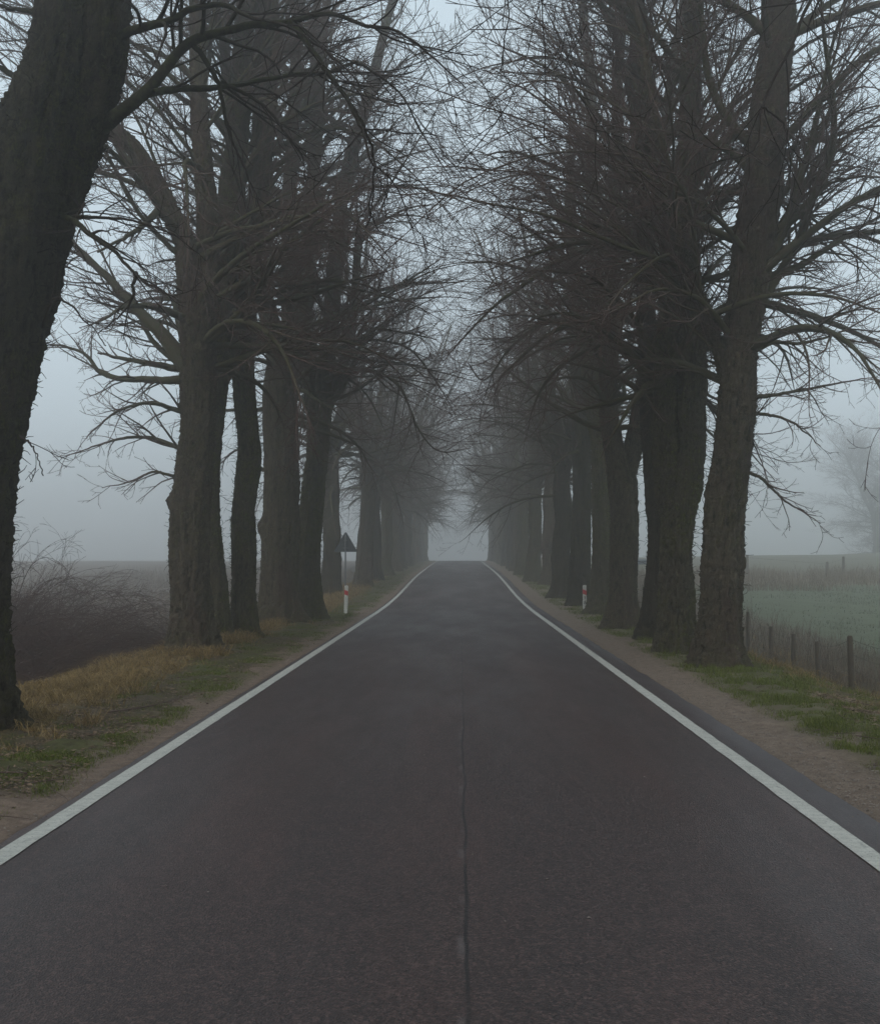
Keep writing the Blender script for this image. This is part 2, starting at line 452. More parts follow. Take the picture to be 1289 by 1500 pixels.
gg[off] = green_amount(fx[off], fy[off])
V = np.stack([fx, fy, gz.ravel() + nz], -1)
ni, nj = gx.shape
ii = np.arange(ni * nj).reshape(ni, nj)
q = np.stack([ii[:-1, :-1], ii[:-1, 1:], ii[1:, 1:], ii[1:, :-1]], -1).reshape(-1, 4)
mb = MB(); mb.add(V, q=q, a=gg)
ground = mb.build('ground', M_GROUND, attr='green')
tag(ground, 'verges and foggy fields either side of the road', 'ground', kind='structure')

# road sheet with a slightly ragged edge
ys = np.concatenate([np.arange(-58, 2, 2.0), np.arange(2, 30, .12), np.arange(30, 60, .4), np.arange(60, 400, 1.5)])
le = LEFT_EDGE + .025 * fbm(ys * 0, ys, 2.5, 4.2) ; re = RIGHT_EDGE + .035 * fbm(ys * 0 + 9, ys, 1.7, 6.2)
fr_ = np.concatenate([[0, 0.004], np.linspace(.05, .95, 15), [.996, 1]])
rxs = le[:, None] * (1 - fr_) + re[:, None] * fr_
rz = prof(ys)[:, None] + (0.02 * (1 - (np.abs(fr_ - .5) * 2) ** 2))[None, :]
rz = rz + np.where((fr_ == 0) | (fr_ == 1), -.05, 0)[None, :]
V = np.stack([rxs, np.broadcast_to(ys[:, None], rxs.shape), rz], -1)
a, b = rxs.shape; ii = np.arange(a * b).reshape(a, b)
q = np.stack([ii[:-1, :-1], ii[:-1, 1:], ii[1:, 1:], ii[1:, :-1]], -1).reshape(-1, 4)
mb = MB(); mb.add(V.reshape(-1, 3), q=q)
road = mb.build('road', M_ASPH)
tag(road, 'dark reddish grey asphalt country road', 'road', kind='structure')
def roadz(x, y):
    f = (x - LEFT_EDGE) / (RIGHT_EDGE - LEFT_EDGE); return prof(y) + .02 * (1 - (abs(f - .5) * 2) ** 2)
for sgn, lab in ((-1, 'white painted edge line along the left side of the road'), (1, 'white painted edge line along the right side of the road')):
    c = RX + sgn * 2.70
    wv = .006 * fbm(ys * 0 + 3 * sgn, ys, 3.0, 2.0)
    xs_ = np.stack([c - .075 + wv, c + 0 * wv, c + .075 - wv[::-1]], 1)
    V = np.stack([xs_, np.broadcast_to(ys[:, None], xs_.shape), roadz(xs_, ys[:, None]) + .006], -1)
    ii = np.arange(V.shape[0] * 3).reshape(-1, 3)
    q = np.stack([ii[:-1, :-1], ii[:-1, 1:], ii[1:, 1:], ii[1:, :-1]], -1).reshape(-1, 4)
    mb = MB(); mb.add(V.reshape(-1, 3), q=q)
    tag(mb.build('road_marking', M_LINE), lab, 'road marking', kind='structure')

# ------------------------------------------------------------------ trees
def trunk_tube(mb, pts, n, ring, rng, flare=None, burls=(), amp=1.0, bottom=False):
    """pts (K,4) x,y,z,r -> rough bark tube; returns path array"""
    Lc = np.linalg.norm(np.diff(pts[:, :3], axis=0), axis=1).sum()
    S = max(8, int(Lc / ring))
    c = catmull(pts, S)
    P, rr = c[:, :3], np.maximum(c[:, 3], .012)
    T = norm(np.gradient(P, axis=0))
    u = norm(np.cross(T, np.array([0.05, 1, 0.02]))); v = np.cross(T, u)
    th = np.arange(n) / n * 2 * math.pi
    seed = rng.uniform(0, 50)
    cs, sn = np.cos(th), np.sin(th)
    rad = np.zeros((S, n)); rid = np.zeros((S, n))
    s = np.concatenate([[0], np.cumsum(np.linalg.norm(np.diff(P, axis=0), axis=1))])
    lobes = rng.uniform(0, 6.28, 3)
    for i in range(S):
        r = rr[i]
        for j in range(n):
            q1 = (cs[j] * 5.5 * (r ** .5) + seed, sn[j] * 5.5 * (r ** .5), s[i] * 1.1)
            q2 = (cs[j] * r * 20 + seed, sn[j] * r * 20, s[i] * 5.0)
            a_ = mnoise.noise(q1); b_ = 1 - 2 * abs(mnoise.noise(q2))
            c_ = mnoise.noise((cs[j] * 1.3 + seed, sn[j] * 1.3, s[i] * .55))
            d_ = mnoise.noise((cs[j] * r * 34 + seed, sn[j] * r * 34, s[i] * 20.0))
            fl = abs(mnoise.noise((cs[j] * 1.9 + seed * 2, sn[j] * 1.9, s[i] * .22)))
            rad[i, j] = r * (1.03 + .13 * a_ + .16 * c_ - .34 * max(0, .22 - fl)) + amp * (.026 * b_ * min(1, r * 5) + .024 * d_ * min(1, r * 5))
            rid[i, j] = .5 + .5 * b_
    if flare:
        z0 = flare
        hh = np.maximum(0, P[:, 2] - z0)
        f = np.exp(-hh / .42)[:, None] * (.36 + .34 * np.maximum(0, np.cos(5 * th + lobes[0]))[None, :] + .16 * np.cos(3 * th + lobes[1])[None, :])
        f = f + np.exp(-hh / 1.6)[:, None] * .10
        rad = rad * (1 + f)
    V = P[:, None, :] + rad[..., None] * (cs[None, :, None] * u[:, None, :] + sn[None, :, None] * v[:, None, :])
    for (bp, br, bh) in burls:                      # lumps: centre point, reach, height
        C = P[:, None, :]; d = np.linalg.norm(V - np.array(bp), axis=2)
        V = V + (bh * np.exp(-(d / br) ** 2))[..., None] * norm(V - C)
    idx = np.arange(S * n).reshape(S, n)
    a = idx[:-1]; b = np.roll(a, -1, 1); d = idx[1:]; c2 = np.roll(d, -1, 1)
    mb.add(V.reshape(-1, 3), q=np.stack([a, b, c2, d], -1).reshape(-1, 4), a=rid.ravel())
    return c

def shoots(mb, paths, count, rng, zmax, lmax=.30):
    count = int(count * 1.8)
    """short epicormic shoots and bark stubs on the trunk"""
    for c in paths:
        ok = c[:, 2] < zmax
        if ok.sum() < 4: continue
        cc = c[ok]
        i = rng.randint(0, len(cc), count)
        a = rng.uniform(0, 6.283, count)
        D = np.stack([np.cos(a), np.sin(a), rng.uniform(-.3, .7, count)], -1)
        hd = D.copy(); hd[:, 2] = 0
        P0 = cc[i, :3] + norm(hd) * (cc[i, 3] * 1.02)[:, None]
        L = rng.uniform(.04, lmax, count) * rng.uniform(.3, 1, count)
        P, Rd = grow(P0, D, L, np.full(count, .008), .003, 3, .25, .0, rng)
        tubes(mb, P, Rd, 3, rng, attr=.4)

def crown(mb, stems, limbs, cfg, rng, base):
    """stems: list of (S,4) paths that bear level-1 boughs; limbs: traced boughs (S,4)"""
    zmin = cfg.get('zmin', 4.2); ztop = cfg.get('ztop', 20.0); dens = cfg.get('dens', .86); reach = cfg.get('reach', 1.0)
    Pl = []; Dl = []; Ll = []; Rl = []; Hl = []
    for c in stems:
        L = np.linalg.norm(np.diff(c[:, :3], axis=0), axis=1).sum()
        s = rng.uniform(0, 1, int(L * cfg.get('per_m', 3.4) * .92) + 2)
        i = (s * (len(c) - 1)).astype(int)
        p = c[i, :3]; r = c[i, 3]
        ok = (p[:, 2] > zmin + base[2])
        p, r = p[ok], r[ok]
        if not len(p): continue
        hrel = np.clip((p[:, 2] - base[2] - zmin) / (ztop - zmin), 0, 1)
        away = p - base; away[:, 2] = 0
        ax = rng.uniform(0, 6.283, len(p))
        D = np.stack([np.cos(ax), np.sin(ax) * .8, 0 * ax], -1) + .55 * away / np.maximum(1.0, np.linalg.norm(away, axis=1))[:, None]
        D = norm(D); low = rng.uniform(0, 1, len(p)) < np.interp(hrel, [0, .25, .5], [.5, .15, .0])
        el = np.where(low, .12, .55 + .6 * hrel) + rng.normal(size=len(p)) * .16
        D[:, 2] = np.tan(np.clip(el, -.25, 1.25))
        Pl.append(p); Dl.append(norm(D)); Hl.append(hrel)
        Ll.append(reach * np.interp(hrel, [0, .25, .6, 1], [4.5, 5.3, 4.9, 2.4]) * rng.uniform(.5, 1.2, len(p)))
        Rl.append(np.clip(r * rng.uniform(.25, .55, len(p)), .024, .095))
    L1 = []
    if Pl:
        P0 = np.concatenate(Pl); D0 = np.concatenate(Dl); L0 = np.concatenate(Ll); R0 = np.concatenate(Rl); H0 = np.concatenate(Hl)
        S = 14
        droop = np.interp(H0, [0, .4, 1], [-.060, -.045, -.01])[:, None] * np.linspace(.3, 1.5, S)[None, :] + rng.normal(size=(len(H0), 1)) * .015
        P, Rd = grow(P0, D0, L0, R0, .006, S, .045, droop, rng, kink=.045)
        tubes(mb, P, Rd, 6, rng); L1.append((P, Rd))
    for c in limbs:
        S = 14
        cc = c[np.linspace(0, len(c) - 1, S + 1).astype(int)]
        L1.extend([(cc[None, :, :3], cc[None, :, 3])] * cfg.get('lx', 2))
    P = np.concatenate([a for a, _ in L1]); Rd = np.concatenate([b for _, b in L1])
    # secondary boughs
    p, D, L, r = children(P, Rd, 2.7 * dens, .12, (.4, .9), .46, .5, 2.5, .62, rng, up=.10, flat=.3)
    dr = np.linspace(-.04, .03, 9)[None, :] + rng.normal(size=(len(p), 1)) * .02
    P2, R2 = grow(p, D, L, np.minimum(r, .026), .0045, 9, .05, dr, rng, kink=.05)
    tubes(mb, P2, R2, 4, rng)
    # twigs
    p, D, L, r = children(P2, R2, 3.9 * dens, .12, (.35, .85), .5, .25, 1.0, .65, rng, up=.15)
    P3, R3 = grow(p, D, L, np.clip(r, .005, .011), .0032, 5, .06, .02, rng, kink=.06)
    tubes(mb, P3, R3, 3, rng)
    # finest shoots with buds, slightly curled up
    p, D, L, r = children(P3, R3, 4.8 * dens, .15, (.4, .95), .55, .12, .45, .7, rng, up=.2)
    P4, R4 = grow(p, D, L, np.clip(r, .0038, .006), .0032, 3, .07, .03, rng, kink=.05)
    tubes(mb, P4, R4, 3, rng)

LIMB_MB_SIDES = 10
def pix_path(rows, d):
    out = []
    for row in rows:
        x, y, hw = row[:3]; dd = d + (row[3] if len(row) > 3 else 0)
        p = at(x, y, dd); out.append((*p, hw / FPX * dd))
    return np.array(out)

def extend_up(pts, ztop, rng):
    p = pts[-1].copy(); d = norm((pts[-1] - pts[-2])[:3]); out = [*pts]
    while p[2] < ztop:
        d = norm(d * .8 + np.array([0, 0, .22]) + rng.normal(size=3) * .09)
        p = p.copy(); p[:3] = p[:3] + d * 1.1; p[3] = max(.02, p[3] * .87); out.append(p)
    return np.array(out)

def linden(spec):
    """one tree traced from the photograph"""
    rng = rs(spec['seed']); d = spec['d']
    stems = []; main = None; tb = MB(); det = spec.get('detail', 1.0)
    m0 = pix_path(spec['stems'][0], d)
    gxp, gyp = m0[0, 0], m0[0, 1]
    gzp = hz(gxp, gyp)
    base = np.array([gxp, gyp, gzp])
    for k, rows in enumerate(spec['stems']):
        pts = pix_path(rows, d)
        if k == 0 or (k in spec.get('grounded', ())):
            gb = pts[0].copy(); gb[2] = gzp - .25; pts = pts[pts[:, 2] > gzp + .12]; pts = np.vstack([gb, pts])
        if rows[-1][1] < 140 or spec.get('ext'): pts = extend_up(pts, spec.get('ztop', 20) + rng.uniform(-1.5, 1), rng)
        r0 = pts[:, 3].max()
        n = int(np.clip(r0 * 120 * det, 14, 96)); ring = .055 / det
        burls = [(at(bx, by, d + bdy), br, bh) for (kk, bx, by, bdy, br, bh) in spec.get('burls', ()) if kk == k]
        stems.append(trunk_tube(tb, pts, n, ring, rng, flare=gzp if (k == 0 or k in spec.get('grounded', ())) else None, burls=burls, amp=spec.get('amp', 1.0)))
    cb = MB(); limbs = []
    for rows in spec.get('limbs', ()):
        pts = pix_path(rows, d)
        c = catmull(pts, 40); 
        c[:, :3] += np.cumsum(rng.normal(size=(40, 3)), axis=0) * .006
        c[:, 3] = np.maximum(c[:, 3] * np.linspace(1, .4, 40), .006)
        tubes(cb, c[None, :, :3], c[None, :, 3], 10, rng); limbs.append(c)
    shoots(tb, stems, spec.get('shoots', 260), rng, 7.5)
    crown(cb, stems, limbs, spec, rng, base)
    root = empty('linden_tree', base, spec['label'], 'tree', 'linden trees lining the road')
    tb.build('trunk', spec.get('bark', M_BARK), root, attr='ridge', origin=base)
    cb.build('crown', spec.get('twig', M_TWIG), root, attr='rad', origin=base)
    return root

TREES = []
# nearest left tree: two fused stems leaning in over the verge, its boughs hang over the road
TREES.append(dict(seed=1, d=10.9, bark=M_BARKD, twig=M_TWIGD, detail=1.5, amp=1.9, zmin=9.0, ztop=19, per_m=1.2, dens=.75, shoots=500,
    label='nearest tree of the left row, dark leaning double trunk cut off by the frame',
    stems=[[(-34, 1080, 44), (-36, 1000, 41), (-38, 900, 41), (-34, 780, 42), (-27, 700, 43), (-14, 620, 47), (0, 540, 52), (6, 470, 56), (10, 400, 60), (18, 310, 61), (43, 215, 52), (64, 150, 43), (77, 100, 34), (86, 40, 30), (92, -20, 28), (112, -120, 31), (112, -220, 28)],
           [(0, 570, 38, .40), (16, 500, 41, .40), (40, 420, 41, .40), (62, 340, 40, .40), (88, 262, 39, .38), (114, 190, 41, .34), (138, 100, 36, .3), (150, 10, 33, .3), (160, -90, 30, .3), (166, -200, 27, .3)]],
    limbs=[[(132, 200, 13, .40), (160, 178, 11.5, .30), (215, 135, 9.5, .1), (250, 90, 9), (280, 62, 9), (325, 50, 8, -.2), (380, 38, 7.5, -.4), (425, 33, 6.5, -.5), (480, 22, 5.5, -.7), (530, 38, 5, -.8), (570, 42, 4.5, -.9), (610, 65, 3.5, -1), (645, 95, 3, -1), (680, 130, 2, -1)],
           [(225, 136, 6), (260, 132, 5.5, .2), (300, 131, 5, .3), (350, 122, 4.5, .5), (425, 107, 4, .7), (475, 102, 3.6, .8), (510, 90, 3.4, .9), (545, 110, 3, 1), (580, 140, 2.8, 1), (600, 175, 2.3, 1), (625, 220, 2, 1), (655, 262, 1.5, 1)],
           [(425, 33, 5, -.5), (455, 75, 4.6, -.6), (485, 115, 4.3, -.7), (510, 150, 3.8, -.8), (530, 190, 3.4, -.9), (542, 235, 3, -1), (565, 255, 2.4, -1), (585, 280, 2, -1), (606, 336, 1.3, -1)],
           [(510, 150, 3, -.8), (535, 205, 2.8, -.7), (544, 250, 2.4, -.6), (546, 300, 2, -.5), (535, 342, 1.4, -.5)],
           [(280, 62, 4.6), (300, 95, 4.2, .1), (318, 130, 4, .2), (325, 175, 3.5, .3), (340, 215, 3, .4), (360, 260, 2.4, .5), (384, 322, 1.5, .6)],
           [(325, 120, 3.2, .4), (380, 150, 2.8, .5), (415, 190, 2.5, .5), (440, 225, 2.2, .6), (452, 266, 1.4, .6)],
           [(150, 62, 8, .36), (180, 48, 7.5, .25), (215, 37, 7, .05), (250, 28, 6.5, -.3), (280, 12, 6, -.5), (325, 8, 5, -.6), (360, 24, 4.4, -.8), (410, 34, 3.6, -1), (470, 70, 3, -1.1), (500, 110, 2.4, -1.2), (530, 150, 1.8, -1.2)],
           [(66, 312, 6, .42), (88, 318, 5.8, .2), (105, 325, 5.5, -.05), (135, 345, 5, -.5), (170, 370, 4.4, -.6), (200, 400, 4, -.7), (230, 421, 3, -.8), (262, 440, 1.6, -.9)],
           [(200, 400, 3, -.7), (193, 440, 2.6, -.7), (172, 470, 2.2, -.7), (145, 492, 1.6, -.7)],
           [(80, 318, 3.8, .35), (110, 317, 3.6, 0), (175, 320, 3, -.3), (250, 342, 2.4, -.4), (300, 385, 1.6, -.4)],
           [(45, 128, 6, .3), (18, 112, 5.5, .3), (-20, 92, 5, .3), (-70, 80, 4, .3)],
           [(60, 22, 4.5, .3), (30, 16, 4, .3), (-10, 8, 3.5, .3), (-60, -10, 3, .3)],
           [(62, 480, 3.2), (84, 440, 2.6, -.3), (130, 470, 2, -.3), (160, 505, 1.4, -.3)],
           [(30, 640, 2, -.2), (45, 655, 1.5, -.4), (58, 690, 1.1, -.4)]]))
# second left tree
TREES.append(dict(seed=2, detail=1.6, amp=1.7, d=20.0, zmin=5.4, ztop=19, bark=M_BARK, shoots=600, dens=1.08, per_m=2.9,
    label='left row tree with a knobbly burl on its trunk, standing beside the dark brush',
    stems=[[(282, 960, 26), (280, 900, 24), (277, 820, 24.5), (278, 760, 25), (284, 700, 24), (289, 650, 23), (291, 590, 24), (290, 530, 23), (284, 470, 17), (277, 415, 15), (270, 350, 13), (243, 300, 13), (218, 250, 11), (195, 215, 10), (165, 185, 9), (140, 130, 7)],
           [(292, 560, 20), (296, 500, 17), (300, 440, 16), (305, 380, 14, .3), (303, 300, 13, .6), (296, 220, 12, .8), (292, 140, 11, 1), (290, 50, 10, 1.2), (288, -20, 9, 1.2)]],
    burls=[(0, 248, 733, 0, .16, .14), (0, 285, 470, -.3, .14, .10), (0, 290, 515, -.3, .12, .08), (0, 300, 960, -.3, .3, .10)],
    limbs=[[(284, 545, 17), (262, 522, 14), (243, 494, 12), (215, 465, 10.5), (185, 434, 9.5), (162, 408, 8.5), (125, 372, 7.5), (95, 340, 6.5), (70, 312, 5), (50, 290, 3)],
           [(275, 555, 8), (240, 556, 6.6), (190, 554, 6), (150, 545, 5.4), (130, 520, 4.6), (100, 505, 4), (75, 501, 2.8)],
           [(272, 540, 7, .3), (240, 536, 6, .3), (175, 527, 5, .3), (140, 520, 3.4, .3)],
           [(240, 300, 7), (215, 330, 6, -.6), (190, 350, 5, -1), (150, 370, 4, -1.2)],
           [(288, 668, 4.6), (262, 655, 4), (225, 640, 3.4), (180, 640, 3), (130, 655, 2), (90, 668, 1.2)],
           [(288, 615, 5), (258, 600, 4.5), (215, 590, 3.6, -.4), (170, 605, 3, -.6), (130, 640, 2, -.7)],
           [(286, 712, 3.4), (262, 700, 3), (225, 690, 2.6, -.2), (185, 705, 2, -.2), (150, 712, 1.2, -.2)]]))
# its close neighbour
TREES.append(dict(seed=3, d=23.0, zmin=6.2, ztop=20, bark=M_BARK2, shoots=500, dens=.8,
    label='left row tree half hidden behind the burled trunk, with a mossy upright stem',
    stems=[[(316, 940, 19), (312, 870, 18), (306, 800, 17), (302, 720, 17), (305, 640, 18), (315, 560, 20), (327, 480, 20.5), (334, 380, 19.5), (341, 280, 18), (350, 170, 16), (357, 70, 14), (362, -30, 12)],
           [(322, 560, 11), (345, 500, 11), (358, 430, 10), (372, 350, 9), (388, 260, 8), (398, 160, 7), (404, 60, 6)]],
    burls=[(0, 333, 480, -.4, .18, .08), (0, 322, 440, -.4, .2, .06)],
    limbs=[[(340, 300, 8), (375, 225, 7, -.6), (415, 180, 6, -1), (470, 150, 5, -1.4), (530, 140, 4, -1.6), (585, 160, 3, -1.8)]]))
TREES.append(dict(seed=4, d=23.9, zmin=6.6, ztop=20, bark=M_BARK2, shoots=700, dens=.8,
    label='slim ivy-green crooked trunk, third of the cluster in the left row',
    stems=[[(359, 938, 16), (357, 880, 15.5), (357, 830, 16), (356, 756, 16), (361, 710, 16), (366, 670, 16), (365, 640, 15.5), (359, 580, 15), (357, 530, 15), (361, 460, 14.5), (370, 380, 14), (379, 260, 13), (385, 120, 11), (388, -30, 10)],
           [(362, 520, 8), (352, 450, 8), (348, 380, 7), (352, 300, 7), (340, 200, 6), (330, 90, 5)]], burls=[]))
TREES.append(dict(seed=5, d=29.6, zmin=5.6, ztop=21, bark=M_BARK, shoots=400, per_m=2.6,
    label='stout left row trunk with a knob low on its left edge',
    stems=[[(410, 914, 25), (411, 860, 25), (411, 800, 25.5), (413, 750, 25), (414, 700, 24), (412, 640, 24), (411, 570, 23), (406, 520, 14), (393, 460, 12), (378, 400, 10), (362, 345, 9), (345, 250, 8), (335, 130, 7)],
           [(416, 570, 14), (424, 500, 13), (426, 400, 12), (425, 280, 10), (432, 150, 8), (435, 20, 7)],
           [(420, 590, 12), (436, 520, 10), (446, 450, 9), (452, 360, 8), (462, 250, 7), (470, 120, 6)]],
    burls=[(0, 385, 772, 0, .25, .16)],
    limbs=[[(388, 690, 3), (350, 660, 2.5), (320, 680, 2)]]))
TREES.append(dict(seed=6, d=31.4, zmin=5.4, ztop=21, bark=M_BARK2, shoots=400, per_m=2.9,
    label='left row trunk leaning towards the road, just before the triangular sign',
    stems=[[(451, 906, 17), (451, 826, 16), (456, 750, 16), (463, 680, 15), (469, 620, 14), (475, 560, 13), (482, 500, 11), (487, 440, 11), (493, 370, 10), (503, 280, 9), (522, 200, 8), (545, 120, 7), (562, 50, 6), (580, -20, 5)],
           [(463, 640, 11), (455, 560, 10), (448, 480, 10), (450, 380, 9), (458, 260, 8), (462, 120, 7)],
           [(470, 620, 8), (495, 560, 7), (512, 500, 6), (520, 420, 6), (528, 330, 5)]],
    limbs=[[(474, 560, 6), (500, 545, 5, -.8), (540, 542, 4, -1.4), (585, 565, 3.4, -1.8), (615, 630, 2.6, -2), (645, 660, 2, -2), (690, 655, 1.4, -2)],
           [(478, 505, 6), (520, 455, 5, -.6), (560, 430, 4, -1), (610, 400, 3, -1.2), (640, 380, 2, -1.2)],
           [(474, 590, 5), (500, 575, 4, -.6), (540, 490, 3.5, -1.2), (590, 490, 3, -1.6), (640, 500, 2, -1.8)]]))
# right row
TREES.append(dict(seed=11, detail=1.6, amp=1.7, d=17.9, zmin=4.6, ztop=19, bark=M_BARK, shoots=600, dens=1.1, per_m=3.6,
    label='nearest tree in view of the right row, tall brown trunk leaning to the right',
    stems=[[(1050, 975, 25), (1054, 920, 25), (1057, 863, 25), (1060, 760, 25), (1071, 665, 25), (1078, 600, 23.5), (1081, 550, 23), (1086, 490, 24), (1094, 430, 25), (1106, 350, 26), (1116, 260, 24.5), (1122, 190, 23), (1132, 110, 22), (1140, 40, 20), (1148, -60, 18)],
           [(1073, 570, 11), (1058, 525, 10), (1044, 490, 9), (1030, 450, 9, -.2), (1012, 405, 8, -.4), (992, 350, 7, -.7), (985, 280, 6, -.9), (968, 200, 5, -1), (950, 120, 4, -1)]],
    burls=[(0, 1090, 660, -.2, .1, .05)],
    limbs=[[(1108, 450, 8), (1130, 415, 7.5), (1155, 378, 7), (1174, 330, 6.5), (1190, 272, 6), (1210, 226, 5), (1245, 190, 4), (1300, 160, 3)],
           [(1104, 425, 7), (1140, 400, 6.5), (1175, 384, 6), (1220, 354, 5.5), (1260, 332, 4.5), (1300, 310, 3.5)],
           [(1112, 370, 7), (1145, 325, 6), (1170, 280, 5), (1195, 230, 4.5), (1230, 180, 3.5), (1270, 140, 2.5)],
           [(1125, 310, 6), (1165, 260, 5), (1200, 200, 4.5), (1230, 130, 4), (1280, 80, 3)],
           [(1090, 590, 4), (1110, 583, 3.6), (1145, 580, 3), (1205, 570, 2.6), (1285, 560, 1.4)],
           [(1086, 618, 3.4), (1115, 606, 3), (1155, 620, 2.6), (1180, 640, 2), (1200, 657, 1.2)],
           [(1084, 690, 3), (1110, 697, 2.8), (1135, 722, 2.4), (1175, 748, 1.8), (1202, 762, 1.1)],
           [(1096, 520, 4), (1130, 500, 3.6), (1180, 500, 3), (1240, 480, 2.4), (1290, 450, 1.6)],
           [(1076, 640, 2.4), (1092, 612, 2.2), (1100, 640, 1.8), (1122, 690, 1.4), (1130, 712, 1)],
           [(1075, 500, 5), (1040, 455, 4.5, -.5), (1010, 430, 4, -.9), (960, 425, 3.4, -1.2), (900, 455, 2.6, -1.5), (850, 470, 2, -1.6), (800, 440, 1.3, -1.6)],
           [(1100, 380, 5), (1060, 330, 4.4, -.5), (1010, 290, 4, -.8), (950, 260, 3.4, -1), (880, 215, 2.6, -1.2), (800, 200, 1.8, -1.3)]]))
TREES.append(dict(seed=12, detail=1.6, amp=1.7, d=20.4, zmin=5.2, ztop=20, bark=M_BARK2, shoots=700, dens=1.0,
    label='broad mossy trunk of the right row splitting in two above a bulge',
    stems=[[(988, 957, 21), (990, 900, 21), (991, 830, 21), (993, 760, 22), (1000, 710, 23), (1007, 660, 22), (1012, 600, 19), (1014, 540, 18), (1012, 470, 17), (1006, 400, 16), (1004, 300, 15), (1010, 190, 13), (1014, 60, 12), (1016, -30, 11)],
           [(988, 760, 18), (980, 700, 18), (974, 640, 18), (972, 570, 17), (976, 500, 15), (983, 430, 13), (978, 350, 12), (965, 260, 11), (950, 160, 9), (940, 50, 8)]],
    burls=[(0, 1022, 715, 0, .3, .07)],
    limbs=[[(985, 470, 7), (950, 400, 6, -.6), (915, 350, 5, -1), (870, 330, 4, -1.4), (800, 300, 3, -1.6), (740, 290, 2, -1.7)],
           [(970, 560, 6), (940, 480, 5, -.6), (900, 430, 4.5, -1), (860, 400, 3.6, -1.2), (780, 390, 2.6, -1.4), (720, 420, 1.6, -1.4)]]))
TREES.append(dict(seed=13, d=23.8, zmin=5.4, ztop=20, bark=M_BARKD, shoots=400,
    label='dark right row trunk overlapped by the broad mossy one in front',
    stems=[[(960, 938, 19), (964, 880, 18.5), (968, 800, 17), (965, 730, 17), (958, 680, 14), (952, 620, 13), (950, 560, 13), (948, 480, 12), (944, 380, 12), (938, 260, 11), (930, 120, 9)],
           [(968, 720, 12), (976, 640, 11), (985, 560, 10), (992, 440, 9), (990, 330, 8)]]))
TREES.append(dict(seed=14, d=27.4, zmin=5.2, ztop=21, bark=M_BARK, shoots=400, per_m=3,
    label='right row trunk forking into a wide V above head height',
    stems=[[(911, 920, 18), (912, 850, 17.5), (914, 790, 18), (912, 730, 18), (910, 695, 18), (898, 650, 13), (891, 590, 12.5), (893, 510, 12), (897, 420, 11), (901, 280, 9), (905, 120, 7)],
           [(916, 700, 13), (927, 660, 12.5), (936, 610, 12), (944, 550, 11), (948, 450, 10), (955, 350, 9), (970, 230, 8), (985, 100, 6)]],
    limbs=[[(893, 560, 6), (870, 500, 5, -.6), (840, 470, 4.4, -1), (800, 470, 4, -1.4), (755, 505, 3.4, -1.6), (715, 555, 2.6, -1.7), (690, 530, 1.8, -1.8)],
           [(891, 600, 4), (865, 560, 3.6, -.6), (820, 555, 3, -1), (770, 590, 2.2, -1.2)],
           [(897, 440, 5), (860, 370, 4.4, -.6), (810, 340, 3.6, -1), (760, 350, 3, -1.4), (720, 330, 2, -1.6)]]))
TREES.append(dict(seed=15, d=33.8, zmin=5.4, ztop=21, bark=M_BARK2, shoots=250, per_m=2.8,
    label='right row trunk standing just behind the red and white marker post',
    stems=[[(880, 902, 15), (882, 840, 14), (882, 760, 13.5), (880, 680, 13), (877, 600, 12), (872, 500, 10), (868, 380, 9), (866, 250, 8), (864, 110, 7)],
           [(879, 660, 9), (864, 590, 8), (856, 500, 7), (842, 400, 6), (830, 280, 5)]]))
TREES.append(dict(seed=16, d=39.5, zmin=5.4, ztop=22, bark=M_BARKD, shoots=200, per_m=2.8,
    label='dark right row trunk left of the red and white marker post',
    stems=[[(848, 888, 14.5), (850, 820, 13.5), (852, 740, 12.5), (852, 680, 12), (849, 600, 11), (843, 480, 9), (838, 350, 7), (835, 220, 6)],
           [(851, 640, 8), (862, 570, 7), (868, 480, 6), (872, 380, 5)]]))
# right tree just outside the frame: only its hanging boughs come into view
TREES.append(dict(seed=21, d=9.6, zmin=7.2, ztop=18, bark=M_BARKD, twig=M_TWIGD, per_m=1.2, dens=.5, shoots=60, detail=.6,
    label='near tree whose thin dark twigs hang into the upper right corner',
    stems=[[(1466, 1110, 50), (1466, 900, 47), (1462, 600, 44), (1455, 300, 42), (1450, 0, 38), (1450, -200, 33)]],
    limbs=[[(1452, 0, 12), (1400, -90, 9, .1), (1330, -120, 7, .2), (1250, -90, 5.4, .2), (1187, 0, 4, .1), (1160, 60, 3.6), (1137, 105, 3.3), (1115, 160, 3), (1107, 215, 2.3), (1045, 235, 1.8), (1015, 250, 1.1)],
           [(1330, -120, 6, .2), (1180, -180, 5, 0), (1000, -190, 4, -.4), (850, -130, 3.2, -.6), (795, -60, 2.4, -.7), (793, 0, 2), (797, 60, 1.8), (796, 120, 1.5), (795, 200, 1)],
           [(850, -130, 2.4, -.6), (760, -110, 2, -.7), (736, -40, 1.7, -.7), (734, 40, 1.4, -.7), (732, 100, .9, -.7)],
           [(1115, 160, 2), (1145, 180, 1.7), (1160, 215, 1.3), (1180, 240, 1)],
           [(1440, 140, 6), (1380, 190, 5), (1320, 235, 4), (1285, 270, 3), (1262, 320, 2), (1235, 330, 1.2)]]))
for sp in TREES: linden(sp)

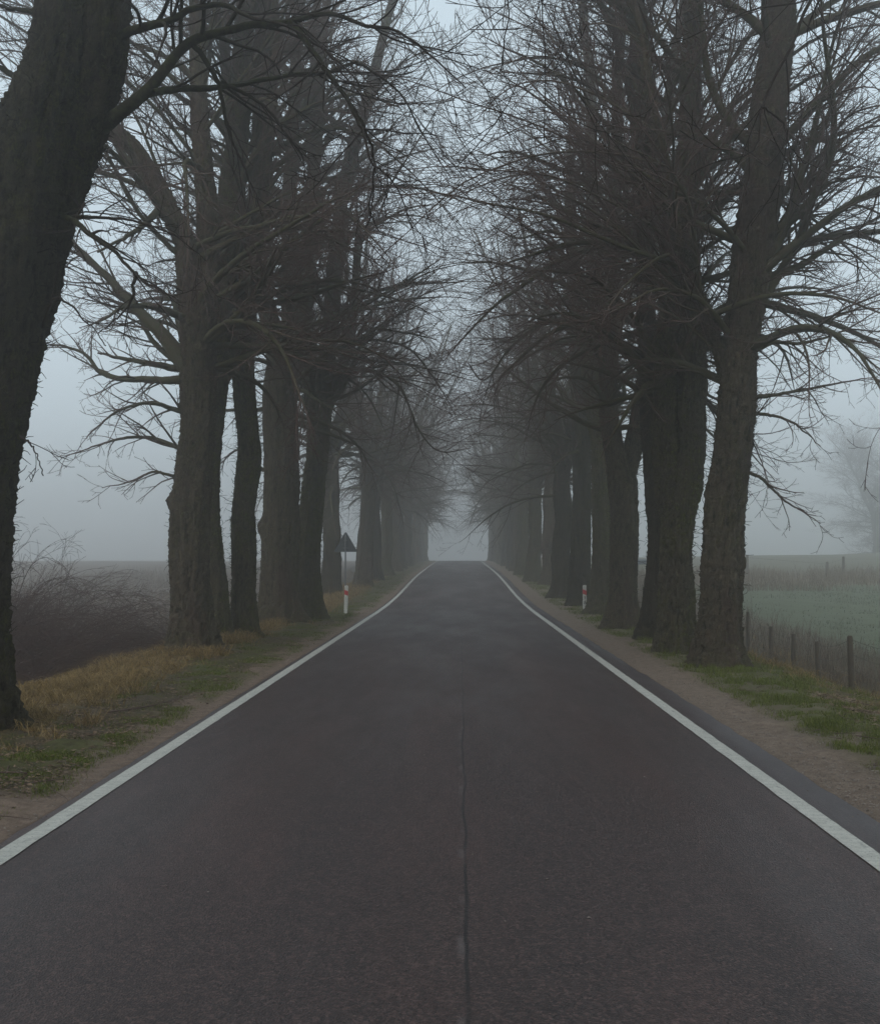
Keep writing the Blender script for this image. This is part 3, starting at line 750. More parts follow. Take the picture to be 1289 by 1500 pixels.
# generic trees of the rows, farther off
def generic(seed, label, dens=.85, lean=0.0, zmin=4.6, reach=1.06):
    rng = rs(seed); tb = MB(); cb = MB()
    h = rng.uniform(6.0, 7.5); r = rng.uniform(.36, .46)
    pts = [(0, 0, -.4, r)]
    p = np.array([0., 0, .3]); 
    while p[2] < h: pts.append((*p, r * (1 - .022 * p[2]))); p = p + np.array([lean * .1 + rng.normal() * .05, rng.normal() * .05, .8])
    stems = [np.array(pts)]
    nf = rng.randint(3, 5); a0 = rng.uniform(0, 6.28)
    for k in range(nf):
        a = a0 + k * 6.283 / nf + rng.normal() * .3
        q = [np.array([*stems[0][-2][:3], r * .62])]
        dd = norm(np.array([math.cos(a) * .35, math.sin(a) * .35, 1.0]))
        z0 = rng.uniform(.3, 1.2)
        for j in range(int(rng.uniform(11, 14))):
            dd = norm(dd + np.array([math.cos(a) * .02, math.sin(a) * .02, .05]) + rng.normal(size=3) * .07)
            l = q[-1]; q.append(np.array([*(l[:3] + dd * 1.1), max(.02, l[3] * .86)]))
        stems.append(np.array(q))
    bur = [((r * math.cos(b) * 1.0, r * math.sin(b), z), .2, .1) for b, z in zip(rng.uniform(0, 6.28, 3), rng.uniform(1, 5, 3))]
    paths = [trunk_tube(tb, s, 22 if i == 0 else 12, .16, rng, flare=.001 if i == 0 else None, burls=bur if i == 0 else ()) for i, s in enumerate(stems)]
    shoots(tb, paths[:1], 200, rng, 7)
    crown(cb, paths, [], dict(zmin=zmin, ztop=20, per_m=2.4, dens=dens, reach=reach), rng, np.zeros(3))
    root = empty('linden_tree', (0, 0, 0), label, 'tree', 'linden trees lining the road')
    tb.build('trunk', [M_BARK, M_BARK2, M_BARKD][seed % 3], root, attr='ridge')
    cb.build('crown', M_TWIG, root, attr='rad')
    return root

def copy_tree(o):
    c = o.copy(); COL.objects.link(c)
    for ch in [k for k in bpy.data.objects if k.parent == o]:
        cc = ch.copy(); COL.objects.link(cc); cc.parent = c
    return c

LAB_L = ['left row tree behind the triangular sign, set back from the road', 'left row trunk directly right of the triangular sign pole',
         'left row trunk second beyond the triangular sign, grey with mist', 'left row trunk third beyond the triangular sign, paler grey',
         'left row tree fourth beyond the triangular sign, softened by fog', 'left row tree fifth beyond the triangular sign, soft grey shape',
         'left row tree sixth beyond the triangular sign, faint in fog', 'left row tree seventh beyond the triangular sign, very faint',
         'left row tree eighth beyond the triangular sign, a pale ghost', 'left row tree ninth beyond the sign, nearly lost in fog',
         'left row tree tenth beyond the sign, on the crest of the road', 'last tree of the left row, over the crest in thick fog']
LAB_R = ['right row tree second beyond the marker post, pale sky beside it', 'right row trunk third beyond the marker post, misty grey',
         'right row tree fourth beyond the marker post, close behind its neighbour', 'right row tree fifth beyond the marker post, grey in mist',
         'right row tree sixth beyond the marker post, soft in the fog', 'right row tree seventh beyond the marker post, pale grey',
         'right row tree eighth beyond the marker post, faint in fog', 'right row tree ninth beyond the marker post, very faint',
         'right row tree tenth beyond the marker post, a pale ghost', 'right row tree eleventh beyond the marker post, nearly lost in fog',
         'right row tree on the crest of the road, nearly lost in fog', 'last tree of the right row, over the crest in thick fog']
POS_L = [(-6.2, 49), (-5.15, 54.5), (-5.1, 61), (-4.95, 68), (-5.0, 77), (-5.1, 86), (-4.95, 95), (-5.05, 104), (-5, 113), (-5.1, 123), (-5, 133), (-5, 145)]
POS_R = [(4.45, 45), (4.95, 56), (4.25, 59.5), (4.15, 69), (4.3, 78), (4.45, 87), (4.3, 96), (4.4, 105), (4.35, 115), (4.4, 125), (4.35, 136), (4.4, 147)]
protos = [generic(s, 'tree', dens=dn) for s, dn in ((101, .72), (102, .66), (103, .6), (104, .6))]
rg = rs(77); used = set(); k = 0
for labs, poss in ((LAB_L, POS_L), (LAB_R, POS_R)):
    for lab, (x, y) in zip(labs, poss):
        i = (k * 3 + 1) % 4 if y > 60 else k % 4
        o = protos[i] if i not in used else copy_tree(protos[i]); used.add(i); k += 1
        o.location = (x, y, hz(x, y)); o.rotation_euler = (0, 0, rg.uniform(0, 6.28))
        s = rg.uniform(.94, 1.1); o.scale = (s, s, s * rg.uniform(.95, 1.06)); o['label'] = lab
for lab, (x, y) in (('unseen left tree closest behind the viewpoint, added for its shade', (-5.4, -.4)), ('unseen right tree closest behind the viewpoint, added for its shade', (5.3, .2)),
                    ('unseen left tree one place farther behind the viewpoint, added for its shade', (-5.2, -9.5)), ('unseen right tree one place farther behind the viewpoint, added for its shade', (5.2, -9.0)),
                    ('unseen left tree two places behind the viewpoint, added for its shade', (-5.2, -19)), ('unseen right tree two places behind the viewpoint, added for its shade', (5.2, -18.5)),
                    ('unseen left tree farthest behind the viewpoint, added for its shade', (-5.2, -28.5)), ('unseen right tree farthest behind the viewpoint, added for its shade', (5.2, -28))):  # unseen trees continuing the avenue, added to shade the near road and air
    o = copy_tree(protos[k % 4]); k += 1; o['label'] = lab
    o.location = (x, y, 0); o.rotation_euler = (0, 0, rg.uniform(0, 6.28)); o.scale = (1, 1, 1.08)
# lone tree in the field on the right
lone = generic(105, 'tree', 1.35, zmin=.4, reach=1.3); lone['label'] = 'lone bare tree fading into fog beyond the green field'; lone['group'] = 'trees beyond the field'
lone.location = (60.6, 150, hz(60.6, 150) - .1); lone.rotation_euler = (0, 0, 1.0); lone.scale = (1.45, 1.45, .95)
lone2 = copy_tree(lone); lone2['label'] = 'second bare tree of the field clump, cut off by the right frame edge'; lone2['group'] = 'trees beyond the field'
lone2.location = (70, 158, hz(70, 158) - .1); lone2.rotation_euler = (0, 0, 2.0); lone2.scale = (1.6, 1.6, 1.1)

# ------------------------------------------------------------------ brush on the left bank
def brush(name, x, y, n, h, lean, seed, label, spread=1.2):
    rng = rs(seed); base = np.array([x, y, hz(x, y) - .05]); mb = MB()
    a = rng.uniform(0, 6.283, n); rr = np.sqrt(rng.uniform(0, 1, n)) * spread
    P0 = base + np.stack([np.cos(a) * rr, np.sin(a) * rr, 0 * a], -1)
    D = np.stack([np.cos(a) * .45 + lean * 1.3 + rng.normal(size=n) * .3, np.sin(a) * .45, rng.uniform(.7, 1.3, n)], -1)
    L = h * rng.uniform(.5, 1.3, n)
    S = 18; gr = np.linspace(-.02, -.30, S)[None, :] * rng.uniform(.6, 1.2, (n, 1))
    P, Rd = grow(P0, D, L, rng.uniform(.009, .018, n), .0035, S, .022, gr, rng)
    tubes(mb, P, Rd, 4, rng)
    p, D2, L2, r2 = children(P, Rd, 3.6, .12, (.12, .5), .45, .4, 1.7, .6, rng, up=.15)
    P2, R2 = grow(p, D2, L2, np.clip(r2, .004, .008), .0028, 9, .03, np.linspace(-.01, -.14, 9)[None, :] * np.ones((len(p), 1)), rng)
    tubes(mb, P2, R2, 3, rng)
    p, D3, L3, r3 = children(P2, R2, 3.6, .1, (.2, .6), .5, .2, .8, .7, rng)
    P3, R3 = grow(p, D3, L3, np.clip(r3, .003, .0045), .0025, 5, .04, -.06, rng)
    tubes(mb, P3, R3, 3, rng)
    o = mb.build(name, M_BRUSH, attr='rad', origin=base)
    return tag(o, label, 'shrub', 'arching bare shrubs on the left bank')
M_BRUSH = mat_twig('brush_stems', (.075, .052, .042), (.10, .062, .054))
brush('shrub', -10.2, 19.3, 75, 3.5, .55, 31, 'bare shrub arching from behind the nearest left trunk', .7)
brush('shrub', -10.0, 22.0, 85, 4.0, .5, 32, 'tallest bare shrub, its arching tips in the middle of the left brush', .8)
brush('shrub', -9.6, 24.6, 75, 3.2, .3, 33, 'reddish bare shrub arching towards the burled left trunk', .8)
brush('shrub', -9.0, 18.4, 62, 2.9, .4, 34, 'low dark tangled shrub beside the nearest left trunk', .8)
brush('shrub', -8.9, 20.8, 62, 2.9, .3, 35, 'low dark tangled shrub at the edge of the ochre grass', .8)
brush('shrub', -8.8, 23.6, 62, 2.6, .15, 36, 'low dark tangled shrub nearest the burled trunk', .8)
brush('shrub', -12.0, 24.0, 80, 3.3, .3, 38, 'bare shrub farthest from the road in the left brush', 1.6)

# ------------------------------------------------------------------ grass, litter, stones
def blades(n, xr, yr, mask, hgt, wid, bend, seed, name, mat, label, cat, ypow=2.0, flat=0.0):
    rng = rs(seed)
    u = rng.uniform(0, 1, n)
    y = (yr[0] ** (1 - ypow) + u * (yr[1] ** (1 - ypow) - yr[0] ** (1 - ypow))) ** (1 / (1 - ypow)) if ypow != 1 else yr[0] + u * (yr[1] - yr[0])
    x = rng.uniform(xr[0], xr[1], n)
    m = mask(x, y); keep = rng.uniform(0, 1, n) < m
    x, y = x[keep], y[keep]; n = len(x)
    z = H(x, y) - .012
    h = rng.uniform(hgt[0], hgt[1], n) * np.clip(1 + 1.3 * fbm(x, y, 1.9, 61., 2), .4, 1.9) * np.interp(y, [4, 40], [1, 1.3]); a = rng.uniform(0, 6.283, n)
    wd = wid * np.interp(y, [4, 12, 45], [.8, 1.3, 3.0])
    side = np.stack([np.cos(a), np.sin(a), 0 * a], -1) * (wd / 2)[:, None]
    a2 = rng.uniform(0, 6.283, n); b = rng.uniform(bend[0], bend[1], n)
    out = np.stack([np.cos(a2), np.sin(a2), 0 * a2], -1) * (h * b)[:, None]
    P = np.stack([x, y, z], -1); up = np.array([0, 0, 1.0])
    v = np.stack([P - side, P + side, P + out * .35 + up * (h * .6)[:, None] + side * .8, P + out * .35 + up * (h * .6)[:, None] - side * .8,
                  P + out + up * (h * (1 - flat * .5) * np.maximum(.15, 1 - b * .45))[:, None]], 1)
    i = np.arange(n)[:, None] * 5
    mb = MB(); mb.add(v.reshape(-1, 3), q=i + np.array([[0, 1, 2, 3]]), t=i + np.array([[3, 2, 4]]), a=np.repeat(rng.uniform(0, 1, n), 5))
    return tag(mb.build(name, mat, attr='var', smooth=False), label, cat, kind='stuff')

M_GRASS = mat_var('green_grass', (.06, .080, .012), (.16, .180, .036), attr='var')
M_DRY = mat_var('ochre_grass', (.11, .072, .030), (.34, .235, .10), attr='var')
M_FIELDG = mat_var('field_green', (.095, .112, .068), (.145, .163, .105), attr='var')
M_WEED = mat_var('dry_weeds', (.08, .058, .042), (.19, .14, .10), attr='var')
M_TAN = mat_var('tan_grass', (.11, .08, .05), (.19, .145, .09), attr='var')
blades(330000, (-6.0, -3.15), (4.2, 70), lambda x, y: .14 * smooth01(-3.2, -3.7, x) + green_amount(x, y), (.012, .05), .0045, (.2, 1.0), 51, 'grass', M_GRASS, 'short green grass in patches on the left verge', 'grass')
blades(420000, (3.6, 8.5), (4.2, 70), lambda x, y: green_amount(x, y) * np.where(x > 6.5, .3, 1), (.02, .085), .005, (.2, 1.0), 52, 'grass', M_GRASS, 'short green grass on the right verge', 'grass')
def dmask(x, y):
    n = fbm(x, y, 1.8, 22.0, 2)
    return smooth01(-4.35, -4.9, x + n * .7) * smooth01(-8.6, -7.6, x) * (1 - .7 * green_amount(x, y)) * np.clip(.65 + 1.3 * fbm(x, y, 2.6, 44., 2), .12, 1)
blades(300000, (-8.2, -4.0), (6, 60), dmask, (.05, .22), .005, (.6, 1.8), 53, 'dry_grass', M_DRY, 'matted ochre dead grass on the left verge', 'dry grass')
def rmask(x, y):
    n = fbm(x, y, 1.5, 32.0, 2)
    return np.clip(.15 + 1.6 * n, 0, 1) * smooth01(4.8, 6.2, x) 
blades(160000, (4.6, 9.5), (7, 60), rmask, (.05, .2), .005, (.6, 1.8), 54, 'dry_grass', M_DRY, 'patchy brown dead grass on the right bank', 'dry grass')
blades(24000, (7.0, 11.5), (15, 62), lambda x, y: smooth01(7.0, 7.8, x) * (1 - .6 * smooth01(9, 11.5, x)) * np.clip(.55 + fbm(x, y, .8, 12.0, 2), 0, 1), (.2, .62), .005, (.1, .7), 55, 'weeds', M_WEED, 'tall brown dry weeds along the wire fence', 'weeds', ypow=1.5)
blades(60000, (9.5, 48), (25, 58), lambda x, y: np.clip(.35 + 1.5 * fbm(x, y, .5, 15.0, 3), .05, 1), (.03, .11), .008, (.2, .9), 58, 'field_grass', M_FIELDG, 'sage green young crop covering the right field', 'crop', ypow=1)
blades(60000, (10, 75), (54, 78), lambda x, y: np.clip(.6 + fbm(x, y, .3, 12.0, 2), 0, 1), (.12, .5), .010, (.05, .8), 56, 'tall_grass', M_TAN, 'band of tan rough grass behind the green field', 'tall grass', ypow=1)
blades(50000, (-30, -8.5), (22, 90), lambda x, y: np.clip(.6 + fbm(x, y, .3, 2.0, 2), 0, 1), (.1, .45), .010, (.1, .8), 57, 'stubble', M_WEED, 'brown stubble and weeds of the left field', 'stubble', ypow=1)

def scatter_bits(n, xr, yr, mask, size, seed, name, mat, label, cat, leaf=True, ypow=2.0):
    rng = rs(seed); u = rng.uniform(0, 1, n)
    y = 1 / (1 / yr[0] + u * (1 / yr[1] - 1 / yr[0])); x = rng.uniform(xr[0], xr[1], n)
    keep = rng.uniform(0, 1, n) < mask(x, y); x, y = x[keep], y[keep]; n = len(x)
    z = H(x, y) + (.008 if leaf else .001)
    s = rng.uniform(size[0], size[1], n) * rng.uniform(.5, 1, n); a = rng.uniform(0, 6.283, n); t = rng.uniform(-.7, .7, n) * (1 if leaf else .2)
    ca, sa = np.cos(a), np.sin(a)
    if leaf:
        loc = np.array([[-1, 0, 0], [0, -.55, .0], [1, 0, .0], [0, .55, 0], [0, 0, .3]])
        f = dict(t=[(0, 1, 4), (1, 2, 4), (2, 3, 4), (3, 0, 4)])
    else:
        loc = np.array([[-1, 0, 0], [0, -.8, 0], [1, 0, 0], [0, .8, 0], [-.3, .1, .6], [.4, -.1, .5]])
        f = dict(t=[(0, 1, 4), (1, 5, 4), (1, 2, 5), (2, 3, 5), (3, 4, 5), (3, 0, 4)])
    jit = rng.normal(size=(n, len(loc), 3)) * .18
    l = (loc[None] + jit) * s[:, None, None]
    X = l[..., 0] * ca[:, None] - l[..., 1] * sa[:, None]; Y = l[..., 0] * sa[:, None] + l[..., 1] * ca[:, None]
    Z = l[..., 2] + l[..., 0] * t[:, None] * .5
    V = np.stack([X + x[:, None], Y + y[:, None], np.abs(Z) + z[:, None]], -1)
    tt = (np.arange(n)[:, None, None] * len(loc) + np.array(f['t'])[None]).reshape(-1, 3)
    mb = MB(); mb.add(V.reshape(-1, 3), t=tt, a=np.repeat(rng.uniform(0, 1, n), len(loc)))
    return tag(mb.build(name, mat, attr='var', smooth=False), label, cat, kind='stuff')
M_LEAF = mat_var('dead_leaves', (.05, .032, .02), (.26, .18, .12), attr='var')
M_STONE = mat_var('gravel_stones', (.11, .085, .07), (.27, .23, .2), attr='var', rough=.85)
def lmask(x, y): return np.clip(.65 + 1.4 * fbm(x, y, 1.6, 41., 2), .15, 1) * smooth01(-3.15, -3.6, x)
scatter_bits(70000, (-6.6, -3.2), (4.2, 45), lmask, (.012, .036), 61, 'leaf_litter', M_LEAF, 'dead brown leaves strewn over the left verge', 'leaf litter')
scatter_bits(16000, (3.6, 7.5), (4.5, 45), lambda x, y: np.clip(.25 + 1.5 * fbm(x, y, 1.2, 5., 2), 0, 1), (.012, .036), 62, 'leaf_litter', M_LEAF, 'dead brown leaves strewn over the right verge', 'leaf litter')
def pile(x, y): return np.exp(-(((x - 5.35) / .5) ** 2 + ((y - 13.2) / 1.2) ** 2))
scatter_bits(30000, (4.2, 6.5), (10.5, 16.0), pile, (.02, .05), 65, 'leaf_pile', M_LEAF, 'drift of brown leaves at the right edge of the frame', 'leaf litter')
scatter_bits(16000, (-4.6, -3.06), (4.0, 30), lambda x, y: smooth01(-4.6, -3.4, x) * .8, (.004, .014), 63, 'gravel', M_STONE, 'small stones on the left sandy shoulder', 'gravel', leaf=False)
scatter_bits(30000, (3.0, 4.7), (4.0, 34), lambda x, y: smooth01(4.8, 3.7, x), (.004, .016), 64, 'gravel', M_STONE, 'small stones on the right gravel shoulder', 'gravel', leaf=False)

def road_bits():
    rng = rs(66); n = 240; y = 1 / (1 / 3.8 + rng.uniform(0, 1, n) * (1 / 30 - 1 / 3.8))
    x = np.where(rng.uniform(0, 1, n) < .3, rng.uniform(-2.9, 2.9, n), np.where(rng.uniform(0, 1, n) < .5, LEFT_EDGE + .03 + np.abs(rng.normal(size=n)) * .12, RIGHT_EDGE - .03 - np.abs(rng.normal(size=n)) * .16))
    loc = np.array([[-1, 0, 0], [0, -.8, 0], [1, 0, 0], [0, .8, 0], [-.3, .1, .6], [.4, -.1, .5]]); tr = np.array([(0, 1, 4), (1, 5, 4), (1, 2, 5), (2, 3, 5), (3, 4, 5), (3, 0, 4)])
    l = (loc[None] + rng.normal(size=(n, 6, 3)) * .18) * rng.uniform(.003, .011, n)[:, None, None]; l[..., 2] = np.abs(l[..., 2])
    V = l + np.stack([x, y, roadz(x, y) + .001], -1)[:, None, :]
    mb = MB(); mb.add(V.reshape(-1, 3), t=(np.arange(n)[:, None, None] * 6 + tr[None]).reshape(-1, 3), a=np.repeat(rng.uniform(0, 1, n), 6))
    tag(mb.build('grit', M_STONE, attr='var', smooth=False), 'loose pale grit scattered on the asphalt', 'grit', kind='stuff')
road_bits()

def twig_litter(n, xr, yr, seed, label):
    rng = rs(seed); y = 1 / (1 / yr[0] + rng.uniform(0, 1, n) * (1 / yr[1] - 1 / yr[0])); x = rng.uniform(xr[0], xr[1], n)
    a = rng.uniform(0, 6.283, n); D = np.stack([np.cos(a), np.sin(a), 0 * a], -1)
    P, Rd = grow(np.stack([x, y, H(x, y) + .02], -1), D, rng.uniform(.08, .45, n), rng.uniform(.003, .007, n), .002, 5, .10, 0, rng)
    P[..., 2] = H(P[..., 0], P[..., 1]) + .014 + rng.uniform(0, .02, (n, 1))
    mb = MB(); tubes(mb, P, Rd, 4, rng)
    tag(mb.build('twig_litter', M_TWIG, attr='rad'), label, 'twig litter', kind='stuff')
twig_litter(420, (-6.3, -3.3), (4.5, 30), 81, 'thin broken twigs littering the left verge')
twig_litter(260, (3.6, 7.0), (5.5, 30), 82, 'thin broken twigs littering the right verge')

def fallen(x, y, rz, L, r, seed, label):
    rng = rs(seed); base = np.array([x, y, hz(x, y) + r * .6]); mb = MB()
    P, Rd = grow(base[None], np.array([[math.cos(rz), math.sin(rz), .02]]), np.array([L]), np.array([r]), r * .3, 10, .05, 0, rng, kink=.05)
    P[:, :, 2] = H(P[..., 0], P[..., 1]) + r * .5 + np.abs(P[:, :, 2] - base[2]) * .3
    tubes(mb, P, Rd, 6, rng)
    p, D, L2, r2 = children(P, Rd, 4, .2, (.5, 1.0), .35, .08, .4, .5, rng, flat=.8)
    P2, R2 = grow(p, D, L2, r2, .002, 4, .1, 0, rng); tubes(mb, P2, R2, 4, rng)
    return tag(mb.build('fallen_branch', M_TWIG, attr='rad', origin=base), label, 'branch', 'twigs fallen on the verges')
fallen(-5.05, 11.6, -.5, .55, .016, 71, 'short thick dark twig lying across the edge of the ochre grass')
fallen(-4.5, 12.0, .4, 1.6, .014, 72, 'long thin pale stick lying in the left verge')
fallen(-4.2, 8.9, -.3, .5, .012, 73, 'small twig lying on the near left verge')
fallen(4.75, 9.6, 2.2, .8, .012, 74, 'twig in the leaf drift at the right edge')

# ------------------------------------------------------------------ street furniture
M_WHITE = mat_var('post_white', (.58, .57, .52), (.75, .74, .68), (.42, .40, .36), rough=.5, sc=9)
M_RED = mat_var('reflector_red', (.52, .022, .03), (.62, .03, .04), rough=.35, sc=12, spec=.5)
M_BLACK = mat_var('black_print', (.02, .02, .02), (.03, .03, .03))
M_GREY = mat_var('sign_back_grey', (.06, .068, .072), (.085, .092, .095), rough=.55, sc=4)
M_POLE = mat_var('galvanised_pole', (.14, .145, .145), (.2, .2, .2), rough=.5, sc=6)
M_WOOD = mat_var('weathered_wood', (.05, .038, .026), (.12, .092, .064), rough=.95, sc=14)
M_WIRE = mat_var('fence_wire', (.05, .045, .04), (.08, .07, .06), rough=.7)
M_RAIL = mat_var('guard_rail_steel', (.10, .12, .14), (.15, .17, .19), rough=.5)

def prism_loft(mb, outline, zs, slant=0.0, centre=(0, 0)):
    """outline (n,2); stacked rings; top cut slanted along y"""
    o = np.array(outline); n = len(o); V = []
    for k, (z, s) in enumerate(zs):
        zz = np.full(n, z) + (slant * o[:, 1] / np.abs(o[:, 1]).max() if k >= len(zs) - 2 and slant else 0)
        V.append(np.stack([o[:, 0] * s, o[:, 1] * s, zz], -1))
    V.append(np.array([[0, 0, zs[-1][0]]]))
    V = np.concatenate(V); m = len(zs)
    idx = np.arange(n * m).reshape(m, n)
    a = idx[:-1]; b = np.roll(a, -1, 1); d = idx[1:]; c = np.roll(d, -1, 1)
    t = np.stack([idx[-1], np.roll(idx[-1], -1), np.full(n, n * m)], -1)
    mb.add(V, q=np.stack([a, b, c, d], -1).reshape(-1, 4), t=t)

def glyph(mb, strokes, cx, y, cz, wd, ht, th):
    """thin raised strokes of a digit on the face of the post"""
    for (x0, z0, x1, z1) in strokes:
        a = np.array([cx + x0 * wd, cz + z0 * ht]); b = np.array([cx + x1 * wd, cz + z1 * ht])
        L = np.linalg.norm(b - a) + th; an = math.atan2(b[1] - a[1], b[0] - a[0])
        rot = Matrix.Rotation(-an, 3, 'Y'); c = (a + b) / 2
        mb.box((c[0], y, c[1]), (L, .004, th), rot=rot)
SEVEN = [(-.5, .5, .5, .5), (.5, .5, -.1, -.5)]
TWO = [(-.5, .5, .5, .5), (.5, .5, .5, 0), (.5, 0, -.5, 0), (-.5, 0, -.5, -.5), (-.5, -.5, .5, -.5)]

def delineator(x, y, label, digits, tilt, rz=0.0, h=.92):
    z = hz(x, y)
    root = empty('marker_post', (x, y, z), label, 'marker post', 'red and white roadside marker posts', rz)
    root.rotation_euler[1] = tilt
    th = np.linspace(0, 2 * math.pi, 20, endpoint=False)
    o = np.stack([np.sign(np.cos(th)) * np.abs(np.cos(th)) ** .6 * .062, np.sign(np.sin(th)) * np.abs(np.sin(th)) ** .6 * .045], -1)
    mb = MB(); prism_loft(mb, o, [(-.12, 1.04), (.1, 1.0), (h - .03, 1.0), (h - .004, .97), (h, .88)], slant=-.02)
    mb.build('post_body', M_WHITE, root)
    mb = MB(); band = [(h - .30, 1.03), (h - .295, 1.06), (h - .155, 1.06), (h - .15, 1.03)]
    idx = []
    V = np.concatenate([np.stack([o[:, 0] * s, o[:, 1] * s, z_ - .35 * (o[:, 0])], -1) for z_, s in band]); n = len(o)
    ii = np.arange(4 * n).reshape(4, n); a = ii[:-1]; b = np.roll(a, -1, 1); d = ii[1:]; c = np.roll(d, -1, 1)
    mb.add(V, q=np.stack([a, b, c, d], -1).reshape(-1, 4)); mb.build('red_band', M_RED, root)
    if digits:
        mb = MB(); glyph(mb, SEVEN, 0, -.046, h - .42, .045, .07, .014); mb.build('number', M_BLACK, root)
        mb = MB(); glyph(mb, TWO, 0, -.046, h - .57, .045, .09, .014); mb.build('number', M_BLACK, root)
    return root
delineator(-3.86, 34.6, 'red and white marker post in front of the triangular sign pole', False, .03)
delineator(4.2, 34.8, 'red and white marker post with dark numbers, against the right row trunks', True, 0)

# triangular road sign seen from behind
sx, sy = at(506.5, 800, 41)[0], 41.0; sz = hz(sx, sy)
root = empty('road_sign', (sx, sy, sz), 'triangular road sign on a thin pole, seen from its dark grey back', 'road sign')
cz = 2.40 - sz
tri = []
for k in range(3):
    a0 = math.pi / 2 + k * 2.0944; c = np.array([math.cos(a0), math.sin(a0)]) * .46
    for j in range(-3, 4):
        b = a0 + j * .34; tri.append(c + np.array([math.cos(b), math.sin(b)]) * .05)
tri = np.array(tri); n = len(tri)
mb = MB()
V = np.concatenate([np.stack([tri[:, 0] * s, np.full(n, yy), tri[:, 1] * s + cz], -1) for yy, s in ((0.012, 1), (-.012, 1.0), (-.012, .975), (.004, .97))])
V = np.concatenate([V, [[0, .004, cz]], [[0, .012, cz]]])
ii = np.arange(4 * n).reshape(4, n); a = ii[:-1]; b = np.roll(a, -1, 1); d = ii[1:]; c = np.roll(d, -1, 1)
t = np.concatenate([np.stack([ii[3], np.roll(ii[3], -1), np.full(n, 4 * n)], -1), np.stack([np.roll(ii[0], -1), ii[0], np.full(n, 4 * n + 1)], -1)])
mb.add(V, q=np.stack([a, b, c, d], -1).reshape(-1, 4), t=t)
mb.build('sign_plate', M_GREY, root, smooth=False)
def pipe(mb, p0, p1, r, n=12, sides=2):
    P = np.linspace(p0, p1, 4)[None]; tubes(mb, P, np.full((1, 4), r), n, rs(1), attr=0)
    th = np.arange(n) / n * 6.283
    mb.add(np.concatenate([[p1], np.array(p1) + np.stack([np.cos(th) * r, np.sin(th) * r, 0 * th], -1)]), t=[(0, 1 + i, 1 + (i + 1) % n) for i in range(n)])
mb = MB(); pipe(mb, (0, -.045, -.4), (0, -.045, cz + .42), .030); mb.build('pole', M_POLE, root)
for zz in (-.12, .18):
    mb = MB(); mb.box((0, -.05, cz + zz), (.10, .07, .035)); mb.box((0, -.012, cz + zz), (.22 if zz < 0 else .14, .012, .03)); mb.build('clamp', M_POLE, root, smooth=False)

# wire fence along the right field
def fence_posts(root, pts, hts, r, rng, square=True):
    tops = []
    for (x, y), h in zip(pts, hts):
        z = hz(x, y); mb = MB(); th = np.linspace(0, 6.283, 10, endpoint=False)
        rr = r * (1 + .12 * rng.normal(size=10)); lx, ly = rng.normal(size=2) * .02
        rings = [(-.4, 1.1), (.1, 1.05), (h * .5, 1.0), (h - .02, .95), (h, .8)]
        V = np.concatenate([np.stack([np.cos(th) * rr * s + lx * zz, np.sin(th) * rr * s + ly * zz, np.full(10, zz) + (rng.normal(size=10) * .008 if zz > .2 else 0)], -1) for zz, s in rings] + [[[lx * h, ly * h, h + .005]]])
        ii = np.arange(50).reshape(5, 10); a = ii[:-1]; b = np.roll(a, -1, 1); d = ii[1:]; c = np.roll(d, -1, 1)
        V = V + np.array([x - root.location[0], y - root.location[1], z - root.location[2]])
        mb.add(V, q=np.stack([a, b, c, d], -1).reshape(-1, 4), t=np.stack([ii[-1], np.roll(ii[-1], -1), np.full(10, 50)], -1))
        mb.build('post', M_WOOD, root, smooth=True)
        tops.append(np.array([x + lx * h, y + ly * h, z + h]) - np.array(root.location))
    return tops
rng = rs(5)
fpts = [(8.0, 17.4), (7.95, 21.1), (7.99, 23.2), (7.97, 24.9), (8.02, 26.8), (8.0, 28.8), (8.0, 31.0), (8.05, 33.2), (8.0, 35.6)]
ftop = [.33, .285, 0.0, .05, .10, .38, .2, .3, .3]
fr0 = (8.0, 26.0, hz(8.0, 26.0))
fence = empty('wire_fence', fr0, 'old wire fence of weathered wooden posts in the dry weeds on the right', 'fence')
tops = fence_posts(fence, fpts, [t - hz(*p) for p, t in zip(fpts, ftop)], .055, rng)
for dz in (.06, .36, .66):
    mb = MB()
    for a, b in zip(tops[:-1], tops[1:]):
        t = np.linspace(0, 1, 9)[:, None]; P = a * (1 - t) + b * t; P[:, 2] -= dz + .10 * (1 - (2 * t[:, 0] - 1) ** 2)
        tubes(mb, P[None], np.full((1, 9), .004), 4, rng, attr=0)
    mb.build('wire', M_WIRE, fence)
fpts2 = [(12.0, 70), (19.45, 70.0), (25.0, 70.5), (26.0, 70.2), (33, 70.5)]
f2 = empty('pasture_fence', (22, 70, hz(22, 70)), 'distant foggy post fence at the far edge of the green field', 'fence')
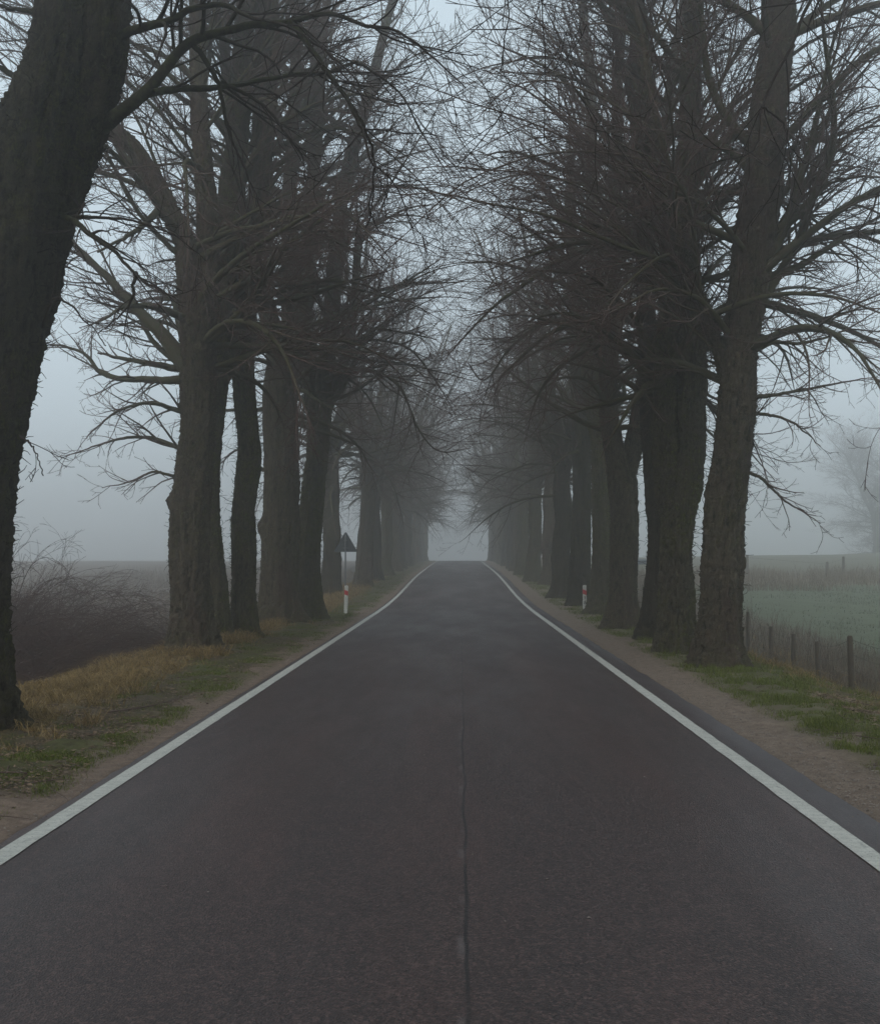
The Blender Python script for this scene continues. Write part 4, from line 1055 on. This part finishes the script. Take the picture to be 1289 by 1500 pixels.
tops = fence_posts(f2, fpts2, [1.1, 1.45, 1.0, 1.35, 1.3], .09, rng)
mb = MB()
for a, b in zip(tops[:-1], tops[1:]):
    P = np.linspace(a, b, 9); P[:, 2] -= .15; tubes(mb, P[None], np.full((1, 9), .006), 4, rng, attr=0)
mb.build('wire', M_WIRE, f2)
# distant guard rail seen between right row trunks
gxr, gyr = at(942, 823, 62)[0], 62.0
zr = at(942, 819.5, 62)[2]
gr_ = empty('guard_rail', (gxr, gyr, hz(gxr, gyr)), 'short grey guard rail far off in the gap between right row trunks', 'guard rail')
mb = MB(); topz = zr - gr_.location[2]
prof_ = [(0, 0), (-.03, -.03), (-.06, -.08), (-.03, -.13), (0, -.16), (-.03, -.19), (-.06, -.24), (-.03, -.29), (0, -.31)]
for k in range(len(prof_) - 1):
    (y0, z0), (y1, z1) = prof_[k], prof_[k + 1]
    mb.add([(-1.2, y0, topz + z0), (.9, y0, topz + z0), (.9, y1, topz + z1), (-1.2, y1, topz + z1), (-1.2, y0 + .01, topz + z0), (.9, y0 + .01, topz + z0), (.9, y1 + .01, topz + z1), (-1.2, y1 + .01, topz + z1)], q=[(0, 1, 2, 3), (7, 6, 5, 4)])
mb.build('rail', M_RAIL, gr_, smooth=False)
for x in (-.9, .6):
    mb = MB(); mb.box((x, .07, topz / 2 - .2), (.1, .08, topz + .35)); mb.build('post', M_RAIL, gr_, smooth=False)

# ------------------------------------------------------------------ render settings
SC.view_settings.view_transform = 'Standard'; SC.view_settings.look = 'None'
SC.view_settings.exposure = 0.0; SC.view_settings.gamma = 1.0
c = SC.cycles
c.use_denoising = True
try: c.denoiser = 'OPENIMAGEDENOISE'; c.denoising_input_passes = 'RGB_ALBEDO_NORMAL'; c.denoising_prefilter = 'NONE'
except Exception: pass
c.max_bounces = 6; c.diffuse_bounces = 2; c.glossy_bounces = 2; c.transmission_bounces = 1; c.transparent_max_bounces = 4
c.volume_bounces = 2
c.use_adaptive_sampling = True; c.adaptive_threshold = 0.015
